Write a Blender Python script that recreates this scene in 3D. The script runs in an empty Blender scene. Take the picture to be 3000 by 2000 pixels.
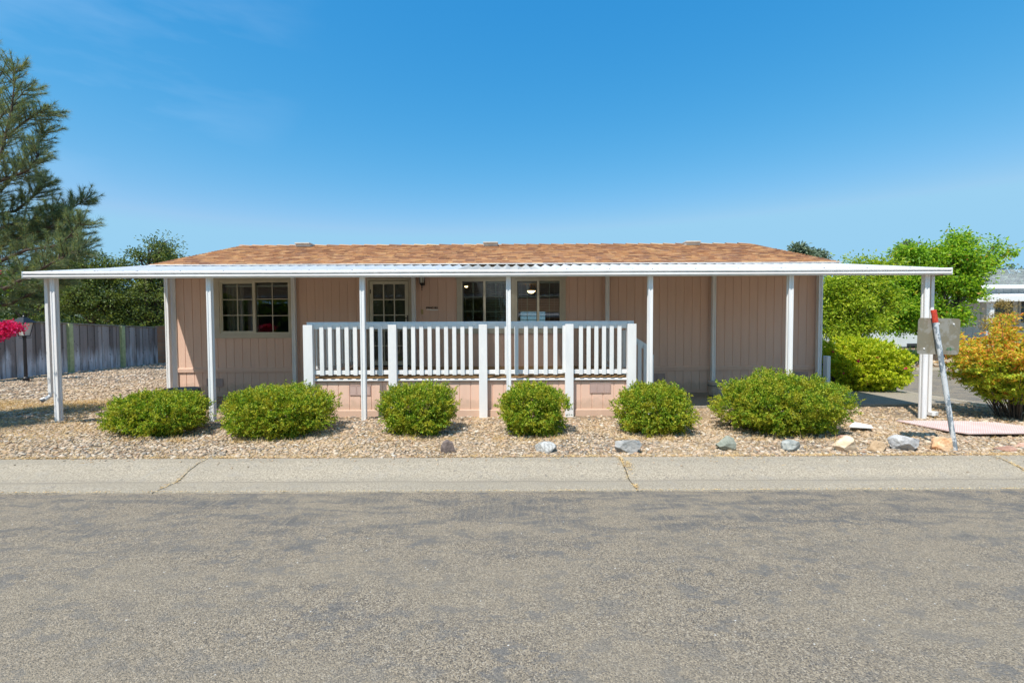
import bpy, math, random
import numpy as np
from mathutils import Vector, Matrix, Euler, noise as mnoise
R = math.radians
random.seed(7); rng = np.random.default_rng(7)
scene = bpy.context.scene
COL = scene.collection

# ------------------------------------------------------------------ camera
CAM_Z = 1.70
PITCH, ROLL = R(1.85), -0.0042
cam_d = bpy.data.cameras.new("camera"); cam = bpy.data.objects.new("camera", cam_d); COL.objects.link(cam)
cam_d.sensor_width = 36.0; cam_d.lens = 16.0; cam_d.clip_start = 0.05; cam_d.clip_end = 3000
cam.location = (0, 0, CAM_Z)
RM = Matrix.Rotation(math.pi/2 - PITCH, 3, 'X') @ Matrix.Rotation(ROLL, 3, 'Z')
cam.rotation_euler = RM.to_euler()
scene.camera = cam
F = 1333.33

# ------------------------------------------------------------------ world + sun
SUN = Vector((0.60, 1.0, -1.92)).normalized()          # direction the light travels
SUN_EL = math.asin(-SUN.z)
world = bpy.data.worlds.new("World"); scene.world = world; world.use_nodes = True
wn = world.node_tree.nodes; wl = world.node_tree.links; wn.clear()
sky = wn.new('ShaderNodeTexSky'); sky.sky_type = 'NISHITA'; sky.sun_disc = False
sky.sun_elevation = SUN_EL
sky.sun_rotation = math.atan2(-SUN.x, -SUN.y) % (2*math.pi)
sky.altitude = 200; sky.air_density = 1.0; sky.dust_density = 0.6; sky.ozone_density = 3.0
hsv = wn.new('ShaderNodeHueSaturation'); hsv.inputs['Saturation'].default_value = 1.25; hsv.inputs['Hue'].default_value = 0.492
tc = wn.new('ShaderNodeTexCoord'); mp = wn.new('ShaderNodeMapping')
mp.inputs['Scale'].default_value = (1.5, 2.0, 7.0); mp.inputs['Rotation'].default_value = (0.2, -0.75, 0.3)
nz = wn.new('ShaderNodeTexNoise'); nz.inputs['Scale'].default_value = 1.6; nz.inputs['Detail'].default_value = 5; nz.inputs['Roughness'].default_value = .55
rp = wn.new('ShaderNodeValToRGB'); rp.color_ramp.elements[0].position = .46; rp.color_ramp.elements[1].position = .70
rp.color_ramp.elements[1].color = (.09, .09, .09, 1)
mx = wn.new('ShaderNodeMixRGB'); mx.inputs[2].default_value = (6.5, 7.2, 8.0, 1)
bg = wn.new('ShaderNodeBackground'); bg.inputs['Strength'].default_value = 0.14
wo = wn.new('ShaderNodeOutputWorld')
wl.new(tc.outputs['Generated'], mp.inputs[0]); wl.new(mp.outputs[0], nz.inputs['Vector']); wl.new(nz.outputs['Fac'], rp.inputs[0])
wl.new(sky.outputs[0], hsv.inputs['Color'])
sep = wn.new('ShaderNodeSeparateColor'); cmb = wn.new('ShaderNodeCombineColor'); wl.new(hsv.outputs[0], sep.inputs[0])
for ch, mxv, g_ in ((0, 1.0, 1.7), (1, 3.0, .78), (2, 4.3, .42)):      # a clearer, more even blue than the model sky
    d_ = wn.new('ShaderNodeMath'); d_.operation = 'DIVIDE'; d_.inputs[1].default_value = mxv; wl.new(sep.outputs[ch], d_.inputs[0])
    p_ = wn.new('ShaderNodeMath'); p_.operation = 'POWER'; p_.inputs[1].default_value = g_; wl.new(d_.outputs[0], p_.inputs[0])
    m_ = wn.new('ShaderNodeMath'); m_.operation = 'MULTIPLY'; m_.inputs[1].default_value = mxv; wl.new(p_.outputs[0], m_.inputs[0]); 
    k_ = wn.new('ShaderNodeMath'); k_.operation = 'MINIMUM'; k_.inputs[1].default_value = (1.7, 3.3, 4.6)[ch]; wl.new(m_.outputs[0], k_.inputs[0]); wl.new(k_.outputs[0], cmb.inputs[ch])
wl.new(cmb.outputs[0], mx.inputs[1]); vd = wn.new('ShaderNodeVectorMath'); vd.operation = 'DOT_PRODUCT'; vd.inputs[1].default_value = (-.60, .62, .50); wl.new(tc.outputs['Generated'], vd.inputs[0])
mr_ = wn.new('ShaderNodeMapRange'); mr_.inputs['From Min'].default_value = .94; mr_.inputs['From Max'].default_value = .985; wl.new(vd.outputs['Value'], mr_.inputs['Value'])
ml_ = wn.new('ShaderNodeMath'); ml_.operation = 'MULTIPLY'; wl.new(rp.outputs[0], ml_.inputs[0]); wl.new(mr_.outputs[0], ml_.inputs[1]); wl.new(ml_.outputs[0], mx.inputs[0])
wl.new(mx.outputs[0], bg.inputs['Color']); wl.new(bg.outputs[0], wo.inputs['Surface'])
sun_d = bpy.data.lights.new("sun", 'SUN'); sun_d.energy = 4.0; sun_d.angle = R(0.5); sun_d.color = (1, .94, .85)
sun = bpy.data.objects.new("sun", sun_d); COL.objects.link(sun)
sun.rotation_euler = SUN.to_track_quat('-Z', 'Y').to_euler(); sun.location = (-10, -15, 30)
scene.view_settings.view_transform = 'Standard'; scene.view_settings.look = 'None'
scene.view_settings.exposure = 0.46; scene.view_settings.gamma = 1
scene.render.engine = 'CYCLES'
scene.cycles.max_bounces = 8; scene.cycles.transparent_max_bounces = 16

# ------------------------------------------------------------------ photo measurements -> world
def ray(px, py): return RM @ Vector(((px-1500)/F, -(py-1000)/F, -1))
def P(px, py, D):
    d = ray(px, py); t = D/d.y; return Vector((d.x*t, D, CAM_Z + d.z*t))
def G(px, py, z=0.0):
    d = ray(px, py); t = (z-CAM_Z)/d.z; return Vector((d.x*t, d.y*t, z))
def X(px, D, py=960): return P(px, py, D).x
def Z(py, D, px=1500): return P(px, py, D).z

# ------------------------------------------------------------------ materials
def hexc(r, g, b, a=1): return (r, g, b, a)
class NT:
    def __init__(s, name):
        s.m = bpy.data.materials.new(name); s.m.use_nodes = True; s.t = s.m.node_tree; s.n = s.t.nodes
        s.b = s.n['Principled BSDF']; s.out = s.n['Material Output']
    def new(s, t, **kw):
        n = s.n.new(t)
        for k, v in kw.items():
            if hasattr(n, k) and k not in n.inputs: setattr(n, k, v)
            else: n.inputs[k].default_value = v
        return n
    def link(s, a, b): s.t.links.new(a, b)
    def coord(s, which='Object', scale=(1,1,1)):
        c = s.new('ShaderNodeTexCoord'); m = s.new('ShaderNodeMapping'); m.inputs['Scale'].default_value = scale
        s.link(c.outputs[which], m.inputs[0]); return m.outputs[0]
    def noise(s, vec, scale, detail=3, rough=.5, dist=0):
        n = s.new('ShaderNodeTexNoise'); n.inputs['Scale'].default_value = scale; n.inputs['Detail'].default_value = detail
        n.inputs['Roughness'].default_value = rough; n.inputs['Distortion'].default_value = dist; s.link(vec, n.inputs['Vector']); return n.outputs['Fac']
    def voro(s, vec, scale, feature='F1'):
        n = s.new('ShaderNodeTexVoronoi'); n.feature = feature; n.inputs['Scale'].default_value = scale; s.link(vec, n.inputs['Vector']); return n
    def ramp(s, fac, stops, interp='LINEAR'):
        r = s.new('ShaderNodeValToRGB'); cr = r.color_ramp; cr.interpolation = interp
        while len(cr.elements) < len(stops): cr.elements.new(.5)
        for e, (p, c) in zip(cr.elements, stops):
            e.position = p; e.color = (*c, 1) if not isinstance(c, (int, float)) else (c, c, c, 1)
        s.link(fac, r.inputs[0]); return r.outputs[0]
    def mix(s, fac, a, b, mode='MIX'):
        m = s.new('ShaderNodeMixRGB'); m.blend_type = mode
        for i, v in ((0, fac), (1, a), (2, b)):
            if isinstance(v, (int, float)): m.inputs[i].default_value = v if i == 0 else (v, v, v, 1)
            elif isinstance(v, tuple): m.inputs[i].default_value = (*v[:3], 1)
            else: s.link(v, m.inputs[i])
        return m.outputs[0]
    def bump(s, h, strength=.3, dist=.01):
        b = s.new('ShaderNodeBump'); b.inputs['Strength'].default_value = strength; b.inputs['Distance'].default_value = dist
        s.link(h, b.inputs['Height']); s.link(b.outputs[0], s.b.inputs['Normal'])
    def base(s, c):
        if isinstance(c, tuple): s.b.inputs['Base Color'].default_value = (*c[:3], 1)
        else: s.link(c, s.b.inputs['Base Color'])
    def island(s): return s.new('ShaderNodeNewGeometry').outputs['Random Per Island']

def simple(name, c, rough=.6, metal=0, var=.12, scale=6, bump=0, bscale=60, spec=.5):
    t = NT(name); v = t.coord()
    f = t.noise(v, scale, 4)
    lo = tuple(x*(1-var) for x in c); hi = tuple(min(1, x*(1+var)) for x in c)
    t.base(t.ramp(f, [(.3, lo), (.7, hi)]))
    t.b.inputs['Roughness'].default_value = rough; t.b.inputs['Metallic'].default_value = metal
    t.b.inputs['Specular IOR Level'].default_value = spec
    if bump: t.bump(t.noise(v, bscale, 4), bump, .005)
    return t.m

def foliage(name, stops, transl=.35, patch=None, rough=.5, pscale=3):
    t = NT(name); r = t.ramp(t.island(), stops)
    if patch:
        n = t.noise(t.coord(), pscale, 2)
        r = t.mix(t.ramp(n, [(.45, 0.0), (.62, patch[1])]), r, patch[0])
    t.base(r); t.b.inputs['Roughness'].default_value = rough; t.b.inputs['Specular IOR Level'].default_value = .35
    tr = t.new('ShaderNodeBsdfTranslucent'); t.link(t.mix(1, r, (1.25, 1.15, .5), 'MULTIPLY'), tr.inputs[0])
    ms = t.new('ShaderNodeMixShader'); ms.inputs[0].default_value = transl
    t.link(t.b.outputs[0], ms.inputs[1]); t.link(tr.outputs[0], ms.inputs[2]); t.link(ms.outputs[0], t.out.inputs['Surface'])
    return t.m

def M_siding():
    t = NT('siding_paint'); v = t.coord('Object', (1, 1, .12)); f = t.noise(v, 9, 5, .6)
    g = t.noise(t.coord(), .8, 3)
    c = t.ramp(f, [(.3, (.74, .49, .375)), (.7, (.80, .545, .42))])
    c = t.mix(t.ramp(g, [(.35, .0), (.75, .25)]), c, (.80, .58, .47))
    sp = t.new('ShaderNodeSeparateXYZ'); t.link(t.new('ShaderNodeTexCoord').outputs['Object'], sp.inputs[0])      # earth splashed up the foot of the wall
    ad = t.new('ShaderNodeMath', operation='MULTIPLY_ADD'); ad.inputs[1].default_value = -.45; t.link(t.noise(t.coord(), 6, 5, .7), ad.inputs[0]); t.link(sp.outputs['Z'], ad.inputs[2])
    c = t.mix(t.ramp(ad.outputs[0], [(0, .45), (.12, 0.0)]), c, (.42, .31, .22))
    t.base(c); t.b.inputs['Roughness'].default_value = .7; t.bump(t.noise(t.coord('Object', (1, 1, .15)), 70, 4), .35, .004); return t.m
def M_white():
    t = NT('white_paint'); v = t.coord('Object', (1, 1, .3)); f = t.noise(v, 5, 4)
    t.base(t.ramp(f, [(.25, (.74, .75, .76)), (.6, (.84, .84, .84))])); t.b.inputs['Roughness'].default_value = .5
    t.bump(t.noise(v, 60, 3), .1, .002); return t.m
def M_alu():
    t = NT('white_aluminium'); v = t.coord('Object', (2, 2, .4)); f = t.noise(v, 4, 5, .6)
    t.base(t.ramp(f, [(.25, (.74, .745, .75)), (.6, (.84, .84, .84))])); t.b.inputs['Roughness'].default_value = .38; return t.m
def M_sheet():
    t = NT('corrugated_sheet'); v = t.coord('Object', (3, .5, 1)); f = t.noise(v, 3, 5, .65)
    t.base(t.ramp(f, [(.3, (.58, .59, .59)), (.55, (.70, .70, .70)), (.75, (.78, .78, .78))])); t.b.inputs['Roughness'].default_value = .5
    t.b.inputs['Metallic'].default_value = .15; return t.m
def M_asphalt():
    t = NT('asphalt'); v = t.coord()
    fine = t.noise(v, 120, 2, .7); g = t.voro(v, 135)
    c = t.ramp(g.outputs['Color'], [(.10, (.09, .078, .064)), (.30, (.195, .16, .12)), (.5, (.29, .238, .172)), (.72, (.385, .312, .22)), (.9, (.50, .43, .335))])
    c = t.mix(t.ramp(fine, [(.36, .6), (.50, 0.0)]), c, (.10, .10, .10))
    # bitumen-rich dark flecks a hand wide and bigger worn areas
    bl = t.noise(t.coord('Object', (.8, 1.3, 1)), 7, 5, .7); fl = t.ramp(bl, [(.52, 0.0), (.60, .80)])
    zone = t.ramp(t.noise(v, .7, 3, .6), [(.35, .35), (.65, 1.0)])
    c = t.mix(t.mix(1, fl, zone, 'MULTIPLY'), c, (.125, .128, .132))
    warm = t.noise(t.coord('Object', (.6, 1.3, 1)), .9, 4, .6); c = t.mix(t.ramp(warm, [(.38, 0.0), (.62, .4)]), c, (.33, .275, .20))
    # dark smears near the kerb, combed across by turning tyres
    sp = t.new('ShaderNodeSeparateXYZ'); t.link(t.new('ShaderNodeTexCoord').outputs['Object'], sp.inputs[0])
    mr = t.new('ShaderNodeMapRange'); mr.inputs['From Min'].default_value = 3.3; mr.inputs['From Max'].default_value = 4.5; t.link(sp.outputs['Y'], mr.inputs['Value'])
    sm = t.noise(t.coord('Object', (.7, 2.2, 1)), 2.2, 5, .65, .5); mp_ = t.new('ShaderNodeMapping'); mp_.inputs['Rotation'].default_value = (0, 0, .5); mp_.inputs['Scale'].default_value = (14, 1.2, 1)
    t.link(t.new('ShaderNodeTexCoord').outputs['Object'], mp_.inputs[0]); st = t.noise(mp_.outputs[0], 2.2, 3, .6)
    dark = t.mix(1, t.ramp(sm, [(.47, 0.0), (.60, 1.0)]), t.ramp(st, [(.35, .3), (.58, 1.0)]), 'MULTIPLY')
    dark = t.mix(1, dark, t.ramp(mr.outputs[0], [(0, .15), (.6, 1.0)]), 'MULTIPLY')
    c = t.mix(t.mix(1, dark, .68, 'MULTIPLY'), c, (.10, .105, .112))
    wv = t.new('ShaderNodeMath', operation='MULTIPLY_ADD'); wv.inputs[1].default_value = .09; t.link(t.noise(v, 3, 6, .8), wv.inputs[0]); t.link(sp.outputs['X'], wv.inputs[2])      # hairline cracks running towards the kerb
    for x0_ in (-3.1, 2.9):
        sb = t.new('ShaderNodeMath', operation='SUBTRACT'); sb.inputs[1].default_value = x0_; t.link(wv.outputs[0], sb.inputs[0]); ab = t.new('ShaderNodeMath', operation='ABSOLUTE'); t.link(sb.outputs[0], ab.inputs[0])
        c = t.mix(t.mix(1, t.ramp(ab.outputs[0], [(.001, .55), (.004, 0.0)]), t.ramp(t.noise(v, 2.2, 3), [(.42, 0.0), (.5, 1.0)]), 'MULTIPLY'), c, (.06, .06, .06))
    vo = t.voro(v, 38); chips = t.ramp(vo.outputs['Color'], [(.90, 0.0), (.92, 1.0)]); core = t.ramp(vo.outputs['Distance'], [(.18, 1.0), (.26, 0.0)])
    c = t.mix(t.mix(1, t.mix(1, chips, core, 'MULTIPLY'), .9, 'MULTIPLY'), c, (.66, .64, .60))
    t.base(c); t.b.inputs['Roughness'].default_value = .85; t.b.inputs['Specular IOR Level'].default_value = .25
    t.bump(t.mix(.5, t.noise(v, 140, 3, .7), t.ramp(g.outputs['Distance'], [(0, 1.0), (.6, 0.0)])), .8, .012); return t.m
def M_concrete(name='concrete', tint=(1, 1, 1)):
    t = NT(name); v = t.coord(); f = t.noise(v, 60, 4, .75); g = t.noise(t.coord('Object', (.5, 3, 1)), 1.4, 5, .6)
    k = lambda *c: tuple(a*b for a, b in zip(c, tint))
    c = t.ramp(f, [(.3, k(.13, .11, .085)), (.5, k(.38, .325, .245)), (.68, k(.57, .495, .385))])
    c = t.mix(t.ramp(g, [(.4, 0.0), (.68, .45)]), c, k(.27, .24, .19))
    c = t.mix(t.ramp(t.noise(v, 7, 5, .7), [(.52, 0.0), (.7, .35)]), c, k(.30, .285, .26))
    vo = t.voro(v, 30); c = t.mix(t.mix(1, t.ramp(vo.outputs['Color'], [(.90, 0.0), (.93, 1.0)]), .5, 'MULTIPLY'), c, k(.18, .16, .14))
    if name == 'concrete':          # silt lying along the flow line
        sp = t.new('ShaderNodeSeparateXYZ'); t.link(t.new('ShaderNodeTexCoord').outputs['Object'], sp.inputs[0]); wob = t.noise(t.coord('Object', (.5, 2, 1)), 1.5, 4, .6)
        ad = t.new('ShaderNodeMath', operation='MULTIPLY_ADD'); ad.inputs[1].default_value = .16; t.link(wob, ad.inputs[0]); t.link(sp.outputs['Y'], ad.inputs[2])
        mr = t.new('ShaderNodeMapRange'); mr.inputs['From Min'].default_value = Yb-.57+.08-.13; mr.inputs['From Max'].default_value = Yb-.57+.08+.13; t.link(ad.outputs[0], mr.inputs['Value'])
        c = t.mix(t.ramp(mr.outputs[0], [(0, 0.0), (.38, .12), (.5, .55), (.56, .2), (.9, 0.0)]), c, (.20, .175, .14))
    t.base(c); t.b.inputs['Roughness'].default_value = .9; t.b.inputs['Specular IOR Level'].default_value = .2
    t.bump(t.noise(v, 90, 4, .7), .5, .008); return t.m
Yb, Yr = G(1500, 1342, 0).y, G(1500, 1440, -.10).y        # back of the gutter, edge of the asphalt
STONE = [(0, (.09, .075, .062)), (.14, (.22, .20, .175)), (.30, (.37, .27, .18)), (.50, (.50, .355, .225)), (.64, (.60, .43, .27)), (.74, (.38, .19, .09)), (.86, (.64, .51, .37)), (1, (.78, .72, .62))]
def M_soil():
    t = NT('gravel_bed'); v = t.coord(); vo = t.voro(v, 22)
    c = t.ramp(vo.outputs['Color'], [(p, tuple(x*.7 for x in q)) for p, q in STONE])
    c = t.mix(t.ramp(vo.outputs['Distance'], [(.35, 0.0), (.6, .75)]), c, (.20, .15, .10))
    s = t.noise(v, .55, 4, .6); c = t.mix(t.ramp(s, [(.46, 0.0), (.62, .75)]), c, (.56, .40, .22))
    t.base(c); t.b.inputs['Roughness'].default_value = .9
    t.bump(t.ramp(vo.outputs['Distance'], [(0, 1.0), (.6, 0.0)]), 1.0, .03); return t.m
def M_stone():
    t = NT('river_stone'); c = t.ramp(t.island(), STONE)
    c = t.mix(t.ramp(t.noise(t.coord(), .6, 3), [(.42, .05), (.6, .45)]), c, (.56, .38, .20))
    c = t.mix(.25, c, t.ramp(t.noise(t.coord(), 40, 3), [(.3, (.2, .18, .15)), (.7, (.62, .57, .5))]))
    t.base(c); t.b.inputs['Roughness'].default_value = .75; return t.m
def M_rock(name, a, b, scale=9, bs=.6):
    t = NT(name); v = t.coord(); n = t.noise(v, scale, 6, .7, .3)
    t.base(t.ramp(n, [(.32, a), (.62, b)])); t.b.inputs['Roughness'].default_value = .85
    t.bump(t.noise(v, scale*3, 5, .7), bs, .02); return t.m
def M_shingle():
    t = NT('asphalt_shingle'); i = t.island()
    c = t.ramp(i, [(0, (.22, .115, .085)), (.15, (.32, .17, .115)), (.4, (.50, .275, .155)), (.65, (.60, .35, .19)), (.88, (.72, .48, .25)), (1, (.38, .24, .20))])
    c = t.mix(.3, c, t.ramp(t.noise(t.coord(), 60, 3), [(.3, (.26, .14, .08)), (.7, (.62, .38, .21))]))
    t.base(c); t.b.inputs['Roughness'].default_value = .9; t.b.inputs['Specular IOR Level'].default_value = .1; return t.m
def M_fence():
    t = NT('weathered_boards'); i = t.island(); c = t.ramp(i, [(0, (.17, .135, .115)), (.5, (.30, .255, .23)), (1, (.44, .385, .35))])
    s = t.noise(t.coord('Object', (1, 1.6, .22)), 3.2, 5, .6)
    geo = t.new('ShaderNodeSeparateXYZ'); tc_ = t.new('ShaderNodeTexCoord'); t.link(tc_.outputs['Object'], geo.inputs[0])
    hz = t.new('ShaderNodeMath', operation='MULTIPLY_ADD'); hz.inputs[1].default_value = 1.5; t.link(t.noise(t.coord('Object', (1, 2.2, .05)), 2.4, 5, .7), hz.inputs[0]); t.link(geo.outputs['Z'], hz.inputs[2])
    low = t.ramp(hz.outputs[0], [(.0, 1.0), (.55, 1.0), (.95, .15)]); hz2 = t.new('ShaderNodeMath', operation='MULTIPLY'); hz2.inputs[1].default_value = .6; t.link(hz.outputs[0], hz2.inputs[0]); low = t.ramp(hz2.outputs[0], [(.25, .7), (.75, 1.0), (1.0, .0)])
    c = t.mix(t.mix(1, t.ramp(s, [(.38, 0.0), (.6, .8)]), low, 'MULTIPLY'), c, (.80, .80, .82))
    c = t.mix(t.ramp(t.noise(t.coord('Object', (1, 2, 1)), 9, 2), [(.68, 0.0), (.72, .7)]), c, (.03, .02, .02))
    t.base(c); t.b.inputs['Roughness'].default_value = .9; t.bump(t.noise(t.coord('Object', (8, 8, .5)), 10, 4), .5, .01); return t.m
def M_brick():
    t = NT('tan_brick'); v = t.coord('Object'); c_ = t.new('ShaderNodeSeparateXYZ'); cb = t.new('ShaderNodeCombineXYZ'); t.link(v, c_.inputs[0])
    t.link(c_.outputs['X'], cb.inputs[0]); t.link(c_.outputs['Z'], cb.inputs[1])
    b = t.new('ShaderNodeTexBrick'); b.inputs['Color1'].default_value = (.42, .22, .13, 1); b.inputs['Color2'].default_value = (.36, .17, .10, 1)
    b.inputs['Mortar'].default_value = (.30, .22, .16, 1); b.inputs['Scale'].default_value = 1; b.inputs['Brick Width'].default_value = .4; b.inputs['Row Height'].default_value = .2; b.inputs['Mortar Size'].default_value = .012
    t.link(cb.outputs[0], b.inputs['Vector']); t.base(b.outputs['Color']); t.b.inputs['Roughness'].default_value = .9; return t.m
def M_glass(name='window_glass', tint=(.75, .8, .76), refl=1.0, through=(.8, .85, .8)):
    t = NT(name); g = t.new('ShaderNodeBsdfGlossy'); g.inputs['Roughness'].default_value = .01; g.inputs['Color'].default_value = (refl, refl, refl, 1)
    tr = t.new('ShaderNodeBsdfTransparent'); tr.inputs[0].default_value = (*through, 1)
    fr = t.new('ShaderNodeFresnel'); fr.inputs['IOR'].default_value = 1.75
    ms = t.new('ShaderNodeMixShader'); t.link(fr.outputs[0], ms.inputs[0]); t.link(tr.outputs[0], ms.inputs[1]); t.link(g.outputs[0], ms.inputs[2])
    t.link(ms.outputs[0], t.out.inputs['Surface']); return t.m
def M_emit(name, c, s):
    t = NT(name); t.b.inputs['Emission Color'].default_value = (*c, 1); t.b.inputs['Emission Strength'].default_value = s; t.base(c); return t.m
def M_pole():
    t = NT('flaking_galvanised'); v = t.coord('Object', (1, 1, .35)); n = t.noise(v, 16, 5, .7)
    t.base(t.ramp(n, [(.46, (.26, .31, .36)), (.5, (.74, .77, .80)), (.7, (.84, .84, .84))])); t.b.inputs['Roughness'].default_value = .55; t.b.inputs['Metallic'].default_value = .3
    t.bump(n, .3, .004); return t.m
def M_signback():
    t = NT('tan_sign_metal'); v = t.coord(); n = t.noise(v, 5, 5, .6, .4); s = t.new('ShaderNodeSeparateXYZ'); t.link(t.new('ShaderNodeTexCoord').outputs['Object'], s.inputs[0])
    t.base(t.mix(t.ramp(n, [(.50, 0.0), (.56, .6)]), (.27, .235, .165), (.42, .40, .36))); t.b.inputs['Roughness'].default_value = .5; t.b.inputs['Metallic'].default_value = .25; return t.m
def M_mat():
    t = NT('faded_pink_mesh'); c = t.new('ShaderNodeTexChecker'); c.inputs['Scale'].default_value = 55; t.link(t.coord(), c.inputs['Vector'])
    c.inputs['Color1'].default_value = (.62, .36, .33, 1); c.inputs['Color2'].default_value = (.74, .62, .58, 1)
    t.base(t.mix(.3, c.outputs['Color'], t.ramp(t.noise(t.coord(), 3, 4), [(.3, (.5, .35, .3)), (.7, (.8, .7, .66))]))); t.b.inputs['Roughness'].default_value = .8; return t.m
def M_gshingle(name, cs):
    t = NT(name); c = t.ramp(t.island(), cs); t.base(c); t.b.inputs['Roughness'].default_value = .9; return t.m

MS = dict(
 siding=M_siding(), white=M_white(), alu=M_alu(), sheet=M_sheet(), asphalt=M_asphalt(), conc=M_concrete(), slab=M_concrete('slab_concrete', (.9, .92, .95)),
 soil=M_soil(), stone=M_stone(), shingle=M_shingle(), fence=M_fence(), brick=M_brick(),
 trim=simple('cream_trim', (.56, .50, .39), .55, var=.06), grid=simple('green_white_grid', (.52, .60, .52), .5, var=.04),
 sash=simple('cream_sash', (.62, .57, .44), .5, var=.05), screen=simple('dark_screen', (.16, .15, .13), .7),
 glass=M_glass(), doorin=simple('inner_door_paint', (.15, .14, .11), .6, var=.05), black=simple('black_metal', (.02, .02, .022), .4), brownb=simple('bare_wood', (.30, .18, .09), .8, var=.25, scale=20),
 deck=simple('deck_boards', (.36, .22, .10), .8, var=.3, scale=12), fpost=simple('green_treated_post', (.42, .46, .22), .8, var=.2, scale=8), cap=simple('fence_cap_board', (.26, .22, .2), .9, var=.3, scale=8),
 drywall=simple('interior_wall', (.34, .31, .27), .8, var=.05), carpet=simple('interior_floor', (.2, .16, .12), .9), blind=simple('white_blind', (.6, .62, .58), .6, var=.03),
 curtain=simple('grey_curtain', (.34, .33, .30), .9, var=.1), lamp=M_emit('lit_lamp_glass', (1, .72, .38), 5), beige=simple('beige_plastic', (.55, .40, .18), .5),
 straw=foliage('dry_straw', [(0, (.50, .30, .12)), (.5, (.74, .52, .24)), (1, (.86, .70, .40))], .1), bark=simple('grey_brown_bark', (.10, .075, .055), .95, var=.35, scale=14, bump=.6, bscale=30),
 pbark=simple('pine_bark', (.09, .06, .045), .95, var=.35, scale=10), box=foliage('boxwood_leaves', [(0, (.045, .12, .010)), (.3, (.13, .28, .018)), (.65, (.30, .47, .03)), (1, (.68, .74, .08))], .35, ((.72, .58, .06), .5), pscale=7),
 inner=simple('inner_twigs', (.055, .04, .025), .95), lime=foliage('lime_leaves', [(0, (.26, .42, .02)), (.5, (.60, .72, .04)), (1, (.86, .84, .10))], .45),
 oak=foliage('oak_leaves', [(0, (.045, .085, .03)), (.5, (.10, .16, .045)), (.85, (.18, .25, .06)), (1, (.30, .36, .09))], .35, ((.26, .32, .07), .5), pscale=.8), oak2=foliage('blue_oak_leaves', [(0, (.05, .09, .06)), (.6, (.11, .17, .10)), (1, (.22, .29, .14))], .3),
 needle=foliage('pine_needles', [(0, (.09, .15, .11)), (.45, (.17, .25, .15)), (.8, (.28, .34, .15)), (1, (.46, .38, .18))], .35), farpine=foliage('far_pine_needles', [(0, (.11, .17, .14)), (1, (.24, .32, .22))], .25),
 pist=foliage('pistache_leaves', [(0, (.12, .28, .02)), (.5, (.28, .52, .035)), (.95, (.50, .70, .06)), (1, (.65, .33, .07))], .5), elm=foliage('yellow_green_leaves', [(0, (.18, .32, .02)), (.5, (.38, .54, .035)), (1, (.62, .68, .07))], .45),
 nand=foliage('nandina_leaves', [(0, (.26, .38, .03)), (.3, (.60, .62, .05)), (.55, (.88, .66, .07)), (.82, (.92, .44, .09)), (1, (.75, .22, .08))], .4), nandg=foliage('nandina_green_leaves', [(0, (.18, .32, .02)), (.6, (.52, .66, .06)), (1, (.86, .76, .09))], .4),
 mag=foliage('magenta_petals', [(0, (.55, .01, .10)), (.6, (.78, .02, .20)), (1, (.85, .08, .30))], .35), myrt=foliage('myrtle_leaves', [(0, (.05, .10, .02)), (1, (.14, .22, .04))], .35),
 gold=foliage('bronze_leaves', [(0, (.28, .20, .07)), (1, (.50, .38, .14))], .3), grassy=foliage('strap_leaves', [(0, (.03, .08, .015)), (1, (.09, .19, .03))], .25),
 nwall=simple('pale_blue_grey_siding', (.62, .68, .70), .7, var=.04), nroof=M_gshingle('grey_shingle', [(0, (.36, .37, .38)), (1, (.52, .53, .53))]), dark=simple('dark_window', (.03, .035, .04), .15), pinkh=simple('peach_stucco', (.60, .42, .33), .8), 
 ground=simple('dry_earth', (.34, .26, .16), .95, var=.25, scale=.6), hill=simple('dry_hill', (.10, .11, .06), 1, var=.4, scale=.08),
 vback=simple('vent_recess_shade', (.34, .25, .23), .8), eave=simple('eave_gap_shade', (.14, .10, .07), .9), pole=M_pole(), red=simple('red_paint', (.62, .06, .03), .5, var=.25, scale=30), signb=M_signback(), mesh=M_mat(), galv=simple('galvanised_tub', (.25, .25, .25), .45, .4), barrel=simple('weathered_barrel', (.50, .44, .38), .85, var=.25, scale=9), potsoil=simple('potting_soil', (.06, .04, .03), 1), paper=simple('white_board', (.82, .80, .78), .7, var=.03), lglass=simple('frosted_lantern_glass', (.55, .55, .50), .25, var=.05), vent=simple('vent_louvre_paint', (.53, .37, .32), .6, var=.05), rvent=simple('roof_vent_cap', (.52, .50, .46), .7), green=simple('green_print', (.05, .25, .08), .6),
)
def M_fib():
    t = NT('fibreglass_panel'); t.base((.74, .73, .68)); tr = t.new('ShaderNodeBsdfTranslucent'); tr.inputs[0].default_value = (.8, .8, .76, 1)
    tp = t.new('ShaderNodeBsdfTransparent'); m1 = t.new('ShaderNodeMixShader'); m1.inputs[0].default_value = .3; m2 = t.new('ShaderNodeMixShader'); m2.inputs[0].default_value = .12
    t.link(t.b.outputs[0], m1.inputs[1]); t.link(tr.outputs[0], m1.inputs[2]); t.link(m1.outputs[0], m2.inputs[1]); t.link(tp.outputs[0], m2.inputs[2]); t.link(m2.outputs[0], t.out.inputs['Surface']); return t.m
MS['fib'] = M_fib()

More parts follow.
